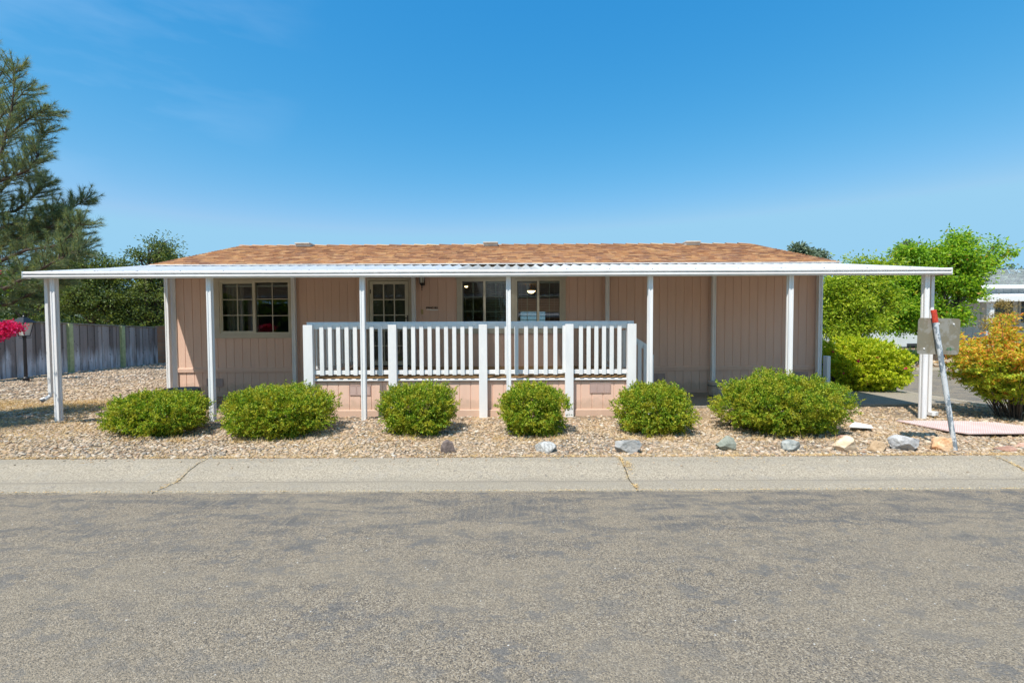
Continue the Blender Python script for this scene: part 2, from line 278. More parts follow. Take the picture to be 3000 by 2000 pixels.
# ------------------------------------------------------------------ builders
def tag(o, label=None, cat=None, group=None, kind=None):
    if label: o['label'] = label
    if cat: o['category'] = cat
    if group: o['group'] = group
    if kind: o['kind'] = kind
    return o
def thing(name, loc, label, cat, group=None):
    o = bpy.data.objects.new(name, None); o.empty_display_size = .2; COL.objects.link(o); o.location = loc
    return tag(o, label, cat, group)
def link(name, me, mat, parent=None):
    me.materials.append(MS[mat] if isinstance(mat, str) else mat)
    o = bpy.data.objects.new(name, me); COL.objects.link(o)
    if parent:
        o.parent = parent
        if parent.type == 'EMPTY': o.matrix_parent_inverse = Matrix.Translation(-Vector(parent.location))
    return o
class MB:
    def __init__(s): s.v = []; s.f = []
    def add(s, vs, fs):
        k = len(s.v); s.v += [tuple(v) for v in vs]; s.f += [tuple(i+k for i in f) for f in fs]; return s
    def box(s, x0, x1, y0, y1, z0, z1):
        x0, x1 = sorted((x0, x1)); y0, y1 = sorted((y0, y1)); z0, z1 = sorted((z0, z1))
        return s.add([(x0,y0,z0),(x1,y0,z0),(x1,y1,z0),(x0,y1,z0),(x0,y0,z1),(x1,y0,z1),(x1,y1,z1),(x0,y1,z1)],
                     [(0,3,2,1),(4,5,6,7),(0,1,5,4),(1,2,6,5),(2,3,7,6),(3,0,4,7)])
    def prism(s, prof, a, b, axis='x'):
        """extrude a closed 2-D profile from a to b along an axis (profile: the other two coordinates)"""
        n = len(prof)
        def pt(p, t): return (t, p[0], p[1]) if axis == 'x' else ((p[0], t, p[1]) if axis == 'y' else (p[0], p[1], t))
        vs = [pt(p, a) for p in prof] + [pt(p, b) for p in prof]
        fs = [(i, (i+1) % n, (i+1) % n + n, i+n) for i in range(n)] + [tuple(range(n))[::-1], tuple(range(n, 2*n))]
        return s.add(vs, fs)
    def tube(s, pts, radii, n=8, cap=True):
        pts = [Vector(p) for p in pts]
        if isinstance(radii, (int, float)): radii = [radii]*len(pts)
        vs = []; u = None
        for i, p in enumerate(pts):
            d = (pts[min(i+1, len(pts)-1)] - pts[max(i-1, 0)])
            if d.length < 1e-6: d = Vector((0, 0, 1))
            d.normalize()
            if u is None: u = d.orthogonal().normalized()
            u = (u - d*u.dot(d)); u = u.normalized() if u.length > 1e-4 else d.orthogonal().normalized()
            w = d.cross(u)
            for k in range(n):
                a = 2*math.pi*k/n; vs.append(p + (u*math.cos(a) + w*math.sin(a))*radii[i])
        fs = []
        for i in range(len(pts)-1):
            for k in range(n): fs.append((i*n+k, i*n+(k+1) % n, (i+1)*n+(k+1) % n, (i+1)*n+k))
        if cap: fs += [tuple(range(n))[::-1], tuple(range((len(pts)-1)*n, len(pts)*n))]
        return s.add(vs, fs)
    def lathe(s, c, prof, n=16):
        vs = []; fs = []
        for r, z in prof:
            for k in range(n):
                a = 2*math.pi*k/n; vs.append((c[0]+r*math.cos(a), c[1]+r*math.sin(a), c[2]+z))
        for i in range(len(prof)-1):
            for k in range(n): fs.append((i*n+k, i*n+(k+1) % n, (i+1)*n+(k+1) % n, (i+1)*n+k))
        return s.add(vs, fs)
    def build(s, name, mat, parent=None, bevel=0, smooth=False):
        me = bpy.data.meshes.new(name); me.from_pydata(s.v, [], s.f); me.update()
        if smooth: me.polygons.foreach_set('use_smooth', [True]*len(me.polygons))
        o = link(name, me, mat, parent)
        if bevel:
            b = o.modifiers.new('bevel', 'BEVEL'); b.width = bevel; b.segments = 2; b.limit_method = 'ANGLE'
        return o
def bx(name, mat, parent, *a, bevel=0): return MB().box(*a).build(name, mat, parent, bevel)
def np_mesh(name, V, Fq, mat, parent=None, smooth=False):
    """V (n,3), Fq (m,k) all faces with k corners"""
    me = bpy.data.meshes.new(name); V = np.asarray(V, np.float32); Fq = np.asarray(Fq, np.int32); k = Fq.shape[1]
    me.vertices.add(len(V)); me.vertices.foreach_set('co', V.ravel())
    me.loops.add(Fq.size); me.loops.foreach_set('vertex_index', Fq.ravel())
    me.polygons.add(len(Fq)); me.polygons.foreach_set('loop_start', np.arange(0, Fq.size, k, dtype=np.int32))
    me.polygons.foreach_set('loop_total', np.full(len(Fq), k, np.int32))
    if smooth: me.polygons.foreach_set('use_smooth', np.ones(len(Fq), bool))
    me.update(calc_edges=True); me.validate()
    return link(name, me, mat, parent)
def unit(a): return a/np.maximum(np.linalg.norm(a, axis=1, keepdims=True), 1e-6)
def rdir(n): return unit(rng.normal(size=(n, 3)))
def leaves(pos, axis, length, width, fold=.25):
    n = len(pos); axis = unit(axis); side = unit(np.cross(axis, rdir(n))); nor = np.cross(axis, side)
    L = np.asarray(length).reshape(-1, 1)*np.ones((n, 1)); W = np.asarray(width).reshape(-1, 1)*np.ones((n, 1))
    a = pos; t = pos + axis*L - nor*L*.15; m = pos + axis*L*.5
    V = np.stack([a, m+side*W*.5+nor*W*fold, t, m-side*W*.5+nor*W*fold], 1).reshape(-1, 3)
    return V, np.arange(4*n).reshape(n, 4)
def blade_fan(pos, axis, length, width):
    n = len(pos); axis = unit(axis); side = unit(np.cross(axis, rdir(n)))
    L = np.asarray(length).reshape(-1, 1)*np.ones((n, 1))
    V = np.stack([pos-side*width*.5, pos+side*width*.5, pos+axis*L], 1).reshape(-1, 3); return V, np.arange(3*n).reshape(n, 3)

# ================================================================== THE GROUND
bank = []
bank += [(-70 + i*0.5, Yb) for i in range(int(77.5/.5))]
c0 = (7.4, Yb+2.9)
for i in range(0, 13):
    a = -math.pi/2 + i*math.pi/2/12; bank.append((c0[0] + 2.75*math.cos(a), c0[1] + 2.9*math.sin(a)))
for y in (9.4, 10.2, 11, 12, 13.5, 15, 18, 22, 30, 45, 80): bank.append((10.15 - .35*math.sin(min(1, (y-8.7)/3)*math.pi/2) + .02*(y-12)*(y > 12), y))
def yard_h(x, y):
    e = 1.0
    d = min(1, max(0, (y-Yb)/1.2))
    if y < 12 and -4.2 < x < 8.6 and y > 8.4: d *= .3
    return (.035*mnoise.noise(Vector((x*.7, y*.7, 3))) + .02*mnoise.noise(Vector((x*2.1, y*2.1, 0))))*d*e
# yard mesh: grid clipped at the bank curve by mapping each row between x=-40 and the bank
def bank_x(y):
    if y <= Yb: return 7.4
    for (xa, ya), (xb, yb) in zip(bank[154:], bank[155:]):
        if ya <= y <= yb and yb > ya: return xa + (xb-xa)*(y-ya)/(yb-ya)
    return bank[-1][0]
rows = [Yb + t for t in list(np.arange(0, 3, .15)) + list(np.arange(3, 16, .5)) + [16, 20, 26, 40, 70]]
V = []; FQ = []; nx = 150
for y in rows:
    xr = bank_x(y) if y > Yb else 7.4
    for i in range(nx+1):
        u = i/nx; x = -45 + (xr+45)*(1-(1-u)**2.2)
        V.append((x, y, yard_h(x, y)))
for j in range(len(rows)-1):
    for i in range(nx):
        a = j*(nx+1)+i; FQ.append((a, a+1, a+nx+2, a+nx+1))
tag(np_mesh('ground', V, FQ, 'soil', smooth=True), kind='structure')
# the far earth reaching the horizon
tag(MB().add([(-1500, -200, -.30), (1500, -200, -.30), (1500, 2500, -.30), (-1500, 2500, -.30)], [(0, 1, 2, 3)]).build('far_ground', 'ground'), kind='structure')
# road: main street and the side street beyond the corner
road = MB(); road.add([(-70, -9, -.10), (60, -9, -.10), (60, 17.4, -.10), (60, 17.4, -.10)], [])
rv = []; 
road = MB().add([(-70, -9, -.104), (45, -9, -.104), (45, Yr+.06, -.104), (-70, Yr+.06, -.104)], [(0, 1, 2, 3)])
tag(road.build('road', 'asphalt'), kind='structure')
ss = MB().add([(6.5, Yr+.06, -.104), (45, Yr+.06, -.104), (45, 17.6, -.104), (14.6, 17.6, -.104), (14.6, 80, -.104), (9.5, 80, -.104), (9.5, 8, -.104)], [(0, 1, 2, 3, 4, 5, 6)])
tag(ss.build('side_street', 'asphalt'), kind='structure')
# rolled concrete gutter swept along the bank, cast in lengths with open joints
prof = [(0, -.002), (0, .012), (.02, .016), (.18, .010), (.36, -.03), (.50, -.088), (.56, -.102), (.62, -.100), (Yb-Yr, -.092), (Yb-Yr+.01, -.13), (0, -.2)]
joint_x = [-14, -9, -3.93, 1.37, 6.15]
def sweep(path, name):
    m = MB(); vs = []; n = len(prof)
    for i, p in enumerate(path):
        a = Vector(path[max(0, i-1)]); b = Vector(path[min(len(path)-1, i+1)]); d = (b-a).normalized(); nrm = Vector((d.y, -d.x))
        for (w, z) in prof: vs.append((p[0]+nrm.x*w, p[1]+nrm.y*w, z))
    fs = []
    for i in range(len(path)-1):
        for k in range(n-1): fs.append((i*n+k, i*n+k+1, (i+1)*n+k+1, (i+1)*n+k))
    fs += [tuple(range(n)), tuple(range((len(path)-1)*n, len(path)*n))[::-1]]
    m.add(vs, fs); return m
gm = MB(); xs = [-70] + joint_x
for a, b in zip(xs, xs[1:]): s_ = sweep([(a+.007, Yb), ((a+b)/2, Yb), (b-.007, Yb)], ''); gm.add(s_.v, s_.f)
s_ = sweep([(6.157, Yb)] + [p for p in bank if p[0] > 6.3 or p[1] > Yb+.01], ''); gm.add(s_.v, s_.f)
tag(gm.build('gutter', 'conc'), kind='structure')
# opposite lot: bank, gutter and gravel
fb = MB()
pts = [(14.6, 17.6), (45, 17.6)]
tag(MB().box(14.6, 45, 17.6, 18.3, -.3, .0).build('far_kerb', 'conc', bevel=.05), kind='structure')
V = []; FQ = []
for j, (y, z) in enumerate([(18.3, -.01), (19.2, .12), (21, .42), (24, .55), (40, .7)]):
    for i in range(31): V.append((14.6+i*1.4, y, z + .05*mnoise.noise(Vector((i, y, 0)))))
for j in range(4):
    for i in range(30): a = j*31+i; FQ.append((a, a+1, a+32, a+31))
tag(np_mesh('far_bank', V, FQ, 'soil', smooth=True), kind='structure')
# concrete walk beside the home
sl = [G(2014, 1197), G(2120, 1200), G(2480, 1192), G(2695, 1188)]
w = MB(); xw0, xw1 = G(2014, 1197).x, 9.75; yw0 = G(2300, 1195).y
w.prism([(xw0, yw0), (xw1-.1, yw0+.25), (xw1, 11.9), (xw1, 12.4), (xw0, 11.6)], -.06, .045, 'z')
tag(w.build('concrete_path', 'slab', bevel=.01), kind='structure')

# ------------------------------------------------------------------ river stones
def stones(cx, cy, size, name, lab):
    n = len(cx)
    t = (1+5**.5)/2
    ico = unit(np.array([(-1,t,0),(1,t,0),(-1,-t,0),(1,-t,0),(0,-1,t),(0,1,t),(0,-1,-t),(0,1,-t),(t,0,-1),(t,0,1),(-t,0,-1),(-t,0,1)], float))
    fc = np.array([(0,11,5),(0,5,1),(0,1,7),(0,7,10),(0,10,11),(1,5,9),(5,11,4),(11,10,2),(10,7,6),(7,1,8),(3,9,4),(3,4,2),(3,2,6),(3,6,8),(3,8,9),(4,9,5),(2,4,11),(6,2,10),(8,6,7),(9,8,1)])
    sc = np.stack([rng.uniform(.75, 1.35, n), rng.uniform(.55, .95, n), rng.uniform(.28, .55, n)], 1)*size[:, None]
    V = ico[None]*(1+rng.normal(0, .10, (n, 12, 1)))*sc[:, None]
    a = rng.uniform(0, 6.283, n); ca, sa = np.cos(a)[:, None], np.sin(a)[:, None]
    tilt = rng.normal(0, .3, n)[:, None]
    x, y, z = V[..., 0], V[..., 1], V[..., 2]
    y, z = y*np.cos(tilt)-z*np.sin(tilt), y*np.sin(tilt)+z*np.cos(tilt)
    x, y = x*ca-y*sa, x*sa+y*ca
    gz = np.array([yard_h(a_, b_) for a_, b_ in zip(cx, cy)])
    V = np.stack([x+cx[:, None], y+cy[:, None], z+gz[:, None]+(size*.18)[:, None]], 2).reshape(-1, 3)
    Fq = (fc[None]+(np.arange(n)*12)[:, None, None]).reshape(-1, 3)
    return tag(np_mesh(name, V, Fq, 'stone', smooth=True), lab, 'gravel', kind='stuff')
cx = []; cy = []; sz = []
bxs = np.array([p[0] for p in bank[154:]]); bys = np.array([p[1] for p in bank[154:]])
def scatter(n, x0, x1, y0, y1, s0, s1, keep=None):
    x = rng.uniform(x0, x1, n); y = rng.uniform(y0, y1, n)
    ok = (x < np.interp(y, bys, bxs)-.03) & (y > Yb+.03) & (np.abs(x) < y*1.22+.5)
    ok &= ~((x > -3.85) & (x < 2.3) & (y > 8.62)) & ~((x > -8.3) & (x < 7.6) & (y > 11.3)) & ~((x > xw0) & (y > yw0+.1))
    if keep is not None: ok &= keep(x, y)
    x = x[ok]; y = y[ok]; cx.extend(x); cy.extend(y); sz.extend(rng.uniform(s0, s1, len(x)))
scatter(25000, -8.5, 9, Yb, 8.2, .011, .033)
scatter(9000, -11, 11, 8.2, 11.3, .02, .042)
scatter(1500, -8, 9, Yb, 8.2, .035, .05)
scatter(12000, -17, -7.5, 8.2, 22, .03, .055)
stones(np.array(cx), np.array(cy), np.array(sz), 'gravel', 'tan and grey river stones covering the front bed and side yard')
_y = yard_h; yard_h = lambda a, b: float(np.interp(Yb-b, [p[0] for p in prof[1:9]], [p[1] for p in prof[1:9]]))
n = 150; stones(rng.uniform(-7, 6.4, n), Yb-.02-np.abs(rng.normal(0, .13, n)).clip(0, .8), rng.uniform(.008, .02, n), 'gravel', 'few small stones spilled from the bed onto the gutter'); yard_h = _y
n = 1800; x = rng.uniform(14.8, 26, n); y = rng.uniform(18.4, 22, n)
def far_h(y): return np.interp(y, [18.3, 19.2, 21, 24], [0, .12, .42, .55])
_y = yard_h; yard_h = lambda a, b: float(far_h(b))
stones(x, y, rng.uniform(.06, .11, n), 'gravel', 'pale river stones on the bank across the side street'); yard_h = _y

# dry straw lying among the stones and along the kerb
def straw_patch(spec, name, lab):
    Vs = []; 
    P_ = []; A_ = []; L_ = []
    for (x0, y0, rx, ry, n, L, up) in spec:
        x = x0 + rng.normal(0, rx, n); y = y0 + rng.normal(0, ry, n)
        z = np.array([yard_h(a, b) if b > Yb+.02 else np.interp(Yb-b, [p[0] for p in prof[1:9]], [p[1] for p in prof[1:9]]) for a, b in zip(x, y)])+.012
        P_.append(np.stack([x, y, z], 1)); d = rng.normal(size=(n, 3)); d[:, 2] = np.abs(d[:, 2])*up+.05; A_.append(unit(d)); L_.append(rng.uniform(.4, 1.2, n)*L)
    V, Fq = blade_fan(np.concatenate(P_), np.concatenate(A_), np.concatenate(L_), .006)
    return tag(np_mesh(name, V, Fq, 'straw'), lab, 'dry grass', kind='stuff')

# ================================================================== THE MOBILE HOME
DW = 11.30; DE = 10.98                      # wall plane, roof edge
HX0, HX1 = X(507, DW), X(2405, DW)
RX0, RX1 = X(440, DE, 772), X(2462, DE, 772)
ZF = .72                                    # floor level
home = thing('mobile_home', ((HX0+HX1)/2, DW, 0), 'pink-tan single-storey mobile home with brown shingle roof behind the white carport', 'house')
W1 = (X(646, DW), X(850, DW), Z(974, DW), Z(820, DW))
DR = (X(1083, DW), X(1199, DW), ZF+.02, Z(821, DW))
W2 = (X(1351, DW), X(1487, DW), Z(961, DW), Z(819, DW))
W3 = (X(1511, DW), X(1644, DW), Z(961, DW), Z(819, DW))
OPEN = [W1, DR, W2, W3]
def siding(m, x0, x1, z0, z1, y, pitch=.203, d=.010, w=.014, side=-1, off=0.0):
    pr = [(x0, y)]; k = math.ceil((x0-off)/pitch)
    while off + k*pitch < x1-.01:
        g = off + k*pitch
        if g > x0+.01: pr += [(g-w/2, y), (g-w/3, y-side*d), (g+w/3, y-side*d), (g+w/2, y)]
        k += 1
    pr.append((x1, y)); n = len(pr)
    m.add([(p[0], p[1], z0) for p in pr]+[(p[0], p[1], z1) for p in pr], [(i, i+1, n+i+1, n+i) for i in range(n-1)])
ZB0, ZB1 = .60, .70; ZT = 3.22
m = MB(); xs = sorted([HX0, HX1] + [v for o in OPEN for v in o[:2]])
for a, b in zip(xs, xs[1:]):
    mid = (a+b)/2; op = [o for o in OPEN if o[0] < mid < o[1]]
    if op:
        o = op[0]
        if o[2] > ZB1+.05: siding(m, a, b, ZB1, o[2], DW)
        siding(m, a, b, o[3], ZT, DW)
        for z_ in (o[2], o[3]): m.add([(a, DW, z_), (b, DW, z_), (b, DW+.12, z_), (a, DW+.12, z_)], [(0, 1, 2, 3)])
        for x_ in (a, b): m.add([(x_, DW, o[2]), (x_, DW+.12, o[2]), (x_, DW+.12, o[3]), (x_, DW, o[3])], [(0, 1, 2, 3)])
    else: siding(m, a, b, ZB1, ZT, DW)
DB = DW + 7.3
m.add([(HX0, DW, .0), (HX0, DB, .0), (HX0, DB, ZT), (HX0, DW, ZT)], [(0, 1, 2, 3)])
m.add([(HX1, DW, .0), (HX1, DB, .0), (HX1, DB, ZT), (HX1, DW, ZT)], [(3, 2, 1, 0)])
m.build('wall', 'siding', home)
m = MB(); siding(m, HX0, HX1, .11, ZB0, DW+.015, side=-1); m.build('skirting', 'siding', home)
MB().prism([(DW-.018, ZB0), (DW-.024, ZB1-.01), (DW-.012, ZB1+.004), (DW+.02, ZB1+.004), (DW+.02, ZB0)], HX0, HX1).build('belt_board', 'siding', home)
MB().box(HX0, HX1, DW-.012, DW+.03, -.10, .11).build('base_board', 'siding', home)
# interior rooms (seen through the windows)
m = MB(); yi = DW+.13
BW = (.35, 1.35, 1.35, 2.3)                 # back window hole: x0,x1,z0,z1
def quad(m, a, b, c, d): m.add([a, b, c, d], [(0, 1, 2, 3)])
yb = DB-.1
for (xa, xb, za, zb) in ((HX0, BW[0], ZF, 3.05), (BW[1], HX1, ZF, 3.05), (BW[0], BW[1], ZF, BW[2]), (BW[0], BW[1], BW[3], 3.05)): quad(m, (xa, yb, za), (xb, yb, za), (xb, yb, zb), (xa, yb, zb))
quad(m, (HX0+.1, yi, ZF), (HX0+.1, yb, ZF), (HX0+.1, yb, 3.05), (HX0+.1, yi, 3.05)); quad(m, (HX1-.1, yi, ZF), (HX1-.1, yb, ZF), (HX1-.1, yb, 3.05), (HX1-.1, yi, 3.05))
for xp in (-5.0, -2.0, 3.2): m.box(xp, xp+.1, yi, yb, ZF, 3.04)
for (xa, xb) in ((HX0, W1[0]), (W1[1], DR[0]), (DR[1], W2[0]), (W2[1], W3[0]), (W3[1], HX1)): quad(m, (xa, yi, ZF), (xb, yi, ZF), (xb, yi, 3.05), (xa, yi, 3.05))
for o in (W1, W2, W3): quad(m, (o[0], yi, ZF), (o[1], yi, ZF), (o[1], yi, o[2]), (o[0], yi, o[2]))
for o in OPEN: quad(m, (o[0], yi, o[3]), (o[1], yi, o[3]), (o[1], yi, 3.05), (o[0], yi, 3.05))
quad(m, (HX0, yi, 3.05), (HX1, yi, 3.05), (HX1, yb, 3.05), (HX0, yb, 3.05))
m.build('interior_wall', 'drywall', home)
m = MB(); quad(m, (HX0, DW+.02, ZF), (HX1, DW+.02, ZF), (HX1, yb, ZF), (HX0, yb, ZF)); m.build('interior_floor', 'carpet', home)
for px, py, D, r in ((1556, 855, 14.6, .13), (1366, 838, 15.2, .08)):
    c = P(px, py, D); l = MB(); l.lathe((c.x, c.y, c.z), [(r, .045), (r*1.02, .02), (r*.8, -.005), (r*.45, -.035), (.001, -.05)], 18)
    lo = l.build('ceiling_light', 'lamp', home, smooth=True)
    MB().lathe((c.x, c.y, c.z), [(r*1.12, .052), (r*1.12, .035), (r*1.03, .03)], 18).lathe((c.x, c.y, c.z), [(.02, 3.05-c.z), (.02, .05), (r, .052)], 10).build('fixture_base', 'beige', lo)
# windows
def window(o, cols, split, trim_w, gridmat, blind, head=False, screen_left=True):
    x0, x1, z0, z1 = o; y = DW
    m = MB(); fw = .035
    m.box(x0, x1, y-.012, y+.09, z1-fw, z1).box(x0, x1, y-.012, y+.09, z0, z0+fw).box(x0, x0+fw, y-.012, y+.09, z0+fw, z1-fw).box(x1-fw, x1, y-.012, y+.09, z0+fw, z1-fw)
    xm = split; m.box(xm-.028, xm+.028, y-.006, y+.08, z0+fw, z1-fw)
    win = m.build('window', 'sash', home, .003)
    t = MB(); a = trim_w
    t.box(x0-a[0], x0, y-.028, y-.001, z0-a[3], z1+a[2]).box(x1, x1+a[1], y-.028, y-.001, z0-a[3], z1+a[2])
    t.box(x0, x1, y-.030, y-.002, z1, z1+a[2]).box(x0, x1, y-.030, y-.002, z0-a[3], z0)
    if head: t.box(x0-a[0]-.03, x1+a[1]+(.03 if head == 2 else 0), y-.045, y-.0, z1+a[2], z1+a[2]+.10)
    t.build('window_trim', 'trim', win, .002)
    for k, (xa, xb, yy) in enumerate(((x0+fw, xm-.028, y+.015), (xm+.028, x1-fw, y+.04))):
        za, zb = z0+fw, z1-fw
        if k == 0:
            s_ = MB().box(xa, xb, yy-.012, yy+.015, zb-.03, zb).box(xa, xb, yy-.012, yy+.015, za, za+.03).box(xa, xa+.025, yy-.012, yy+.015, za+.03, zb-.03).box(xb-.015, xb, yy-.012, yy+.015, za+.03, zb-.03)
            s_.build('sash', 'screen' if head else 'sash', win); za += .03; zb -= .03; xa += .025; xb -= .015
        g = MB(); gw = .008 if head else .009; go = .004 if head else -.009
        for c in range(1, cols): xx = xa+(xb-xa)*c/cols; g.box(xx-gw, xx+gw, yy+go, yy+go+.008, za, zb)
        for c in (1, 2):
            zz = za+(zb-za)*c/3
            for q in range(cols):
                g.box(xa+(xb-xa)*q/cols+gw, xa+(xb-xa)*(q+1)/cols-gw, yy+go, yy+go+.008, zz-gw, zz+gw)
        g.build('muntin', gridmat, win)
        p = MB(); ty = yy+.001 if not head else yy-.002
        quad(p, (xa, ty, za), (xb, ty, za), (xb, ty, zb), (xa, ty, zb)); p.build('pane', 'glass', win)
    return win
w1 = window(W1, 2, X(746, DW), (.155, .085, .12, .11), 'sash', None)
xm2, xm3 = X(1420, DW), X(1577, DW)
w2 = window(W2, 2, xm2, (.10, .10, .02, .13), 'grid', 1, head=1)
w3 = window(W3, 2, xm3, (.10, .11, .02, .13), 'grid', 1, head=2)
# blinds and curtains
def blinds(win, x0, x1, z0, z1, y, tilt=.35):
    b = MB(); z = z1-.05; b.box(x0, x1, y-.02, y+.03, z1-.05, z1)
    while z > z0:
        z -= .042; b.add([(x0, y-.022, z-.022*tilt), (x1, y-.022, z-.022*tilt), (x1, y+.022, z+.022*tilt), (x0, y+.022, z+.022*tilt)], [(0, 1, 2, 3)])
    for xx in (x0+.12, x1-.12): b.box(xx-.002, xx+.002, y-.003, y, z0, z1)
    b.build('blind', 'blind', win)
blinds(w2, xm2+.03, W2[1]-.03, W2[2], W2[3]-.03, DW+.16); blinds(w3, W3[0]+.03, W3[1]-.03, W3[2], W3[3]-.03, DW+.16, .15)
b_ = MB(); z_ = BW[2]
while z_ < BW[3]: b_.box(BW[0]-.05, BW[1]+.05, DB-.16, DB-.155, z_, z_+.035); z_ += .055
b_.build('blind', 'screen', home)
c = MB(); c.box(W1[0]+.04, W1[1]-.04, DW+.15, DW+.17, W1[3]-.13, W1[3]-.085).build('curtain_rail', 'blind', w1)
def curtain(x0, x1, z0, z1, y, amp=.03, per=.11):
    n = int((x1-x0)/per*10); vs = []
    for i in range(n+1):
        xx = x0+(x1-x0)*i/n; yy = y+amp*math.sin(2*math.pi*(xx-x0)/per+.6*math.sin(xx*7)); vs += [(xx, yy, z0), (xx, yy, z1)]
    return MB().add(vs, [(2*i, 2*i+2, 2*i+3, 2*i+1) for i in range(n)])
curtain(W1[0]+.02, X(700, DW), W1[2], W1[3]-.1, DW+.24).build('curtain', 'curtain', w1, smooth=True)
curtain(X(722, DW), X(742, DW), W1[2], W1[3]-.1, DW+.24).build('curtain', 'curtain', w1, smooth=True)
curtain(W2[1]-.22, W2[1]-.02, W2[2], W2[3]-.05, DW+.24).build('curtain', 'curtain', w2, smooth=True)
# storm door
x0, x1, z0, z1 = DR; y = DW
f = MB(); f.box(x0-.05, x0, y-.03, y+.1, z0, z1+.07).box(x1, x1+.07, y-.03, y+.1, z0, z1+.07).box(x0, x1, y-.03, y+.1, z1, z1+.07)
door = f.build('door', 'trim', home, .003)
s_ = MB(); a = .085; s_.box(x0+.01, x0+.01+a, y-.02, y+.02, z0+.02, z1-.01).box(x1-.01-a, x1-.01, y-.02, y+.02, z0+.02, z1-.01)
s_.box(x0+.01+a, x1-.01-a, y-.02, y+.02, z1-.01-.075, z1-.01).box(x0+.01+a, x1-.01-a, y-.02, y+.02, z0+.02, z0+.12)
xa, xb, za, zb = x0+.01+a, x1-.01-a, z0+.12, z1-.085
for k in (1, 2): xx = xa+(xb-xa)*k/3; s_.box(xx-.014, xx+.014, y-.016, y+.012, za, zb)
for k in range(1, 5):
    zz = za+(zb-za)*k/5
    for q in range(3): s_.box(xa+(xb-xa)*q/3+(.014 if q else 0), xa+(xb-xa)*(q+1)/3-(.014 if q < 2 else 0), y-.015, y+.011, zz-.012, zz+.012)
s_.build('storm_door', 'sash', door, .002)
p = MB(); quad(p, (xa, y+.001, za), (xb, y+.001, za), (xb, y+.001, zb), (xa, y+.001, zb)); p.build('pane', 'glass', door)
d = MB(); d.box(x0, x1, y+.09, y+.13, z0, z1)
for zc0, zc1 in ((z0+.15, z0+.8), (z0+.92, z0+1.5), (z0+1.6, z1-.12)):
    for xc in (x0+.12, (x0+x1)/2+.05): d.box(xc, xc+.32, y+.078, y+.089, zc0, zc1)
d.build('inner_door', 'doorin', door, .004)
k = P(1143, 881, DW+.08); kn = MB(); kn.lathe((k.x, 0, 0), [(.02, -.02), (.03, 0), (.02, .02)], 10)
kn = MB().tube([(k.x+.03*math.cos(t), DW+.066, k.z+.04+.035*math.sin(t)) for t in np.linspace(0, 6.28, 14)], .009, 6).box(k.x-.045, k.x+.045, DW+.055, DW+.077, k.z-.055, k.z-.03).box(k.x-.015, k.x+.015, DW+.055, DW+.077, k.z-.03, k.z+.01)
kn.build('door_knocker', 'black', door)
h = P(1194, 934, DW-.03); MB().box(h.x-.012, h.x+.012, DW-.035, DW-.021, h.z-.09, h.z+.09).tube([(h.x, DW-.03, h.z+.02), (h.x, DW-.07, h.z+.02), (h.x-.06, DW-.075, h.z+.02)], .009, 6).build('handle', 'black', door)
for py in (854, 1033): q = P(1085, py, DW-.03); MB().box(q.x-.01, q.x+.008, DW-.034, DW-.0215, q.z-.05, q.z+.05).build('hinge', 'black', door)
# lantern, bell plate, name letters
l = P(1236, 820, DW-.12)
lan = MB().box(l.x-.05, l.x+.05, DW-.02, DW-.001, l.z-.12, l.z+.10).tube([(l.x, DW-.02, l.z-.08), (l.x, DW-.08, l.z-.14), (l.x, DW-.13, l.z-.10)], .010, 8)
lan.lathe((l.x, DW-.13, l.z), [(.001, -.26), (.012, -.25), (.006, -.21), (.018, -.19), (.012, -.15), (.045, -.11), (.06, -.085), (.055, -.075), (.001, -.075)], 12)
lan.lathe((l.x, DW-.13, l.z), [(.085, .10), (.07, .13), (.02, .17), (.008, .21), (.001, .22)], 12)
for k in range(6):
    a = k*math.pi/3; lan.tube([(l.x+.055*math.cos(a), DW-.13+.055*math.sin(a), l.z-.08), (l.x+.08*math.cos(a), DW-.13+.08*math.sin(a), l.z+.10)], .005, 5)
lo = lan.build('wall_lantern', 'black', home)
MB().lathe((l.x, DW-.13, l.z), [(.001, -.074), (.050, -.073), (.074, .10)], 12).build('lantern_glass', 'lglass', lo)
q = P(1237, 913, DW); bx('bell_plate', 'beige', home, q.x-.028, q.x+.028, DW-.012, DW-.001, q.z-.06, q.z+.06, bevel=.004)
q = P(1248, 904, DW); q2 = P(1284, 904, DW)
cu = bpy.data.curves.new('lettering', 'FONT'); cu.body = 'SPRING HILL'; cu.size = .085; cu.extrude = .004; cu.offset = .0022; cu.space_character = .93
tmp = bpy.data.objects.new('tmp', cu); COL.objects.link(tmp); bpy.context.view_layer.update()
me = bpy.data.meshes.new_from_object(tmp.evaluated_get(bpy.context.evaluated_depsgraph_get())); bpy.data.objects.remove(tmp)
n_ = len(me.vertices); co = np.empty(n_*3); me.vertices.foreach_get('co', co); co = co.reshape(-1, 3)
s = (q2.x-q.x)/(co[:, 0].max()-co[:, 0].min()); co = np.stack([q.x+(co[:, 0]-co[:, 0].min())*s, DW-.008-co[:, 2], q.z+co[:, 1]*s*1.05], 1)
me.vertices.foreach_set('co', co.ravel()); me.materials.clear(); me.update(); sg = link('name_lettering', me, 'black', home)
MB().box(q.x+.01, q.x+.12, DW-.007, DW-.001, q.z-.03, q.z-.012).box(q.x+.10, q2.x, DW-.008, DW-.002, q.z-.045, q.z-.022).build('name_backing', 'paper', sg)
# corner trims
bx('corner_trim', 'alu', home, HX0-.02, HX0+.10, DW-.03, DW-.001, -.02, 3.1, bevel=.004)
bx('corner_trim', 'alu', home, HX1-.09, HX1+.02, DW-.03, DW-.001, -.02, 3.1, bevel=.004)
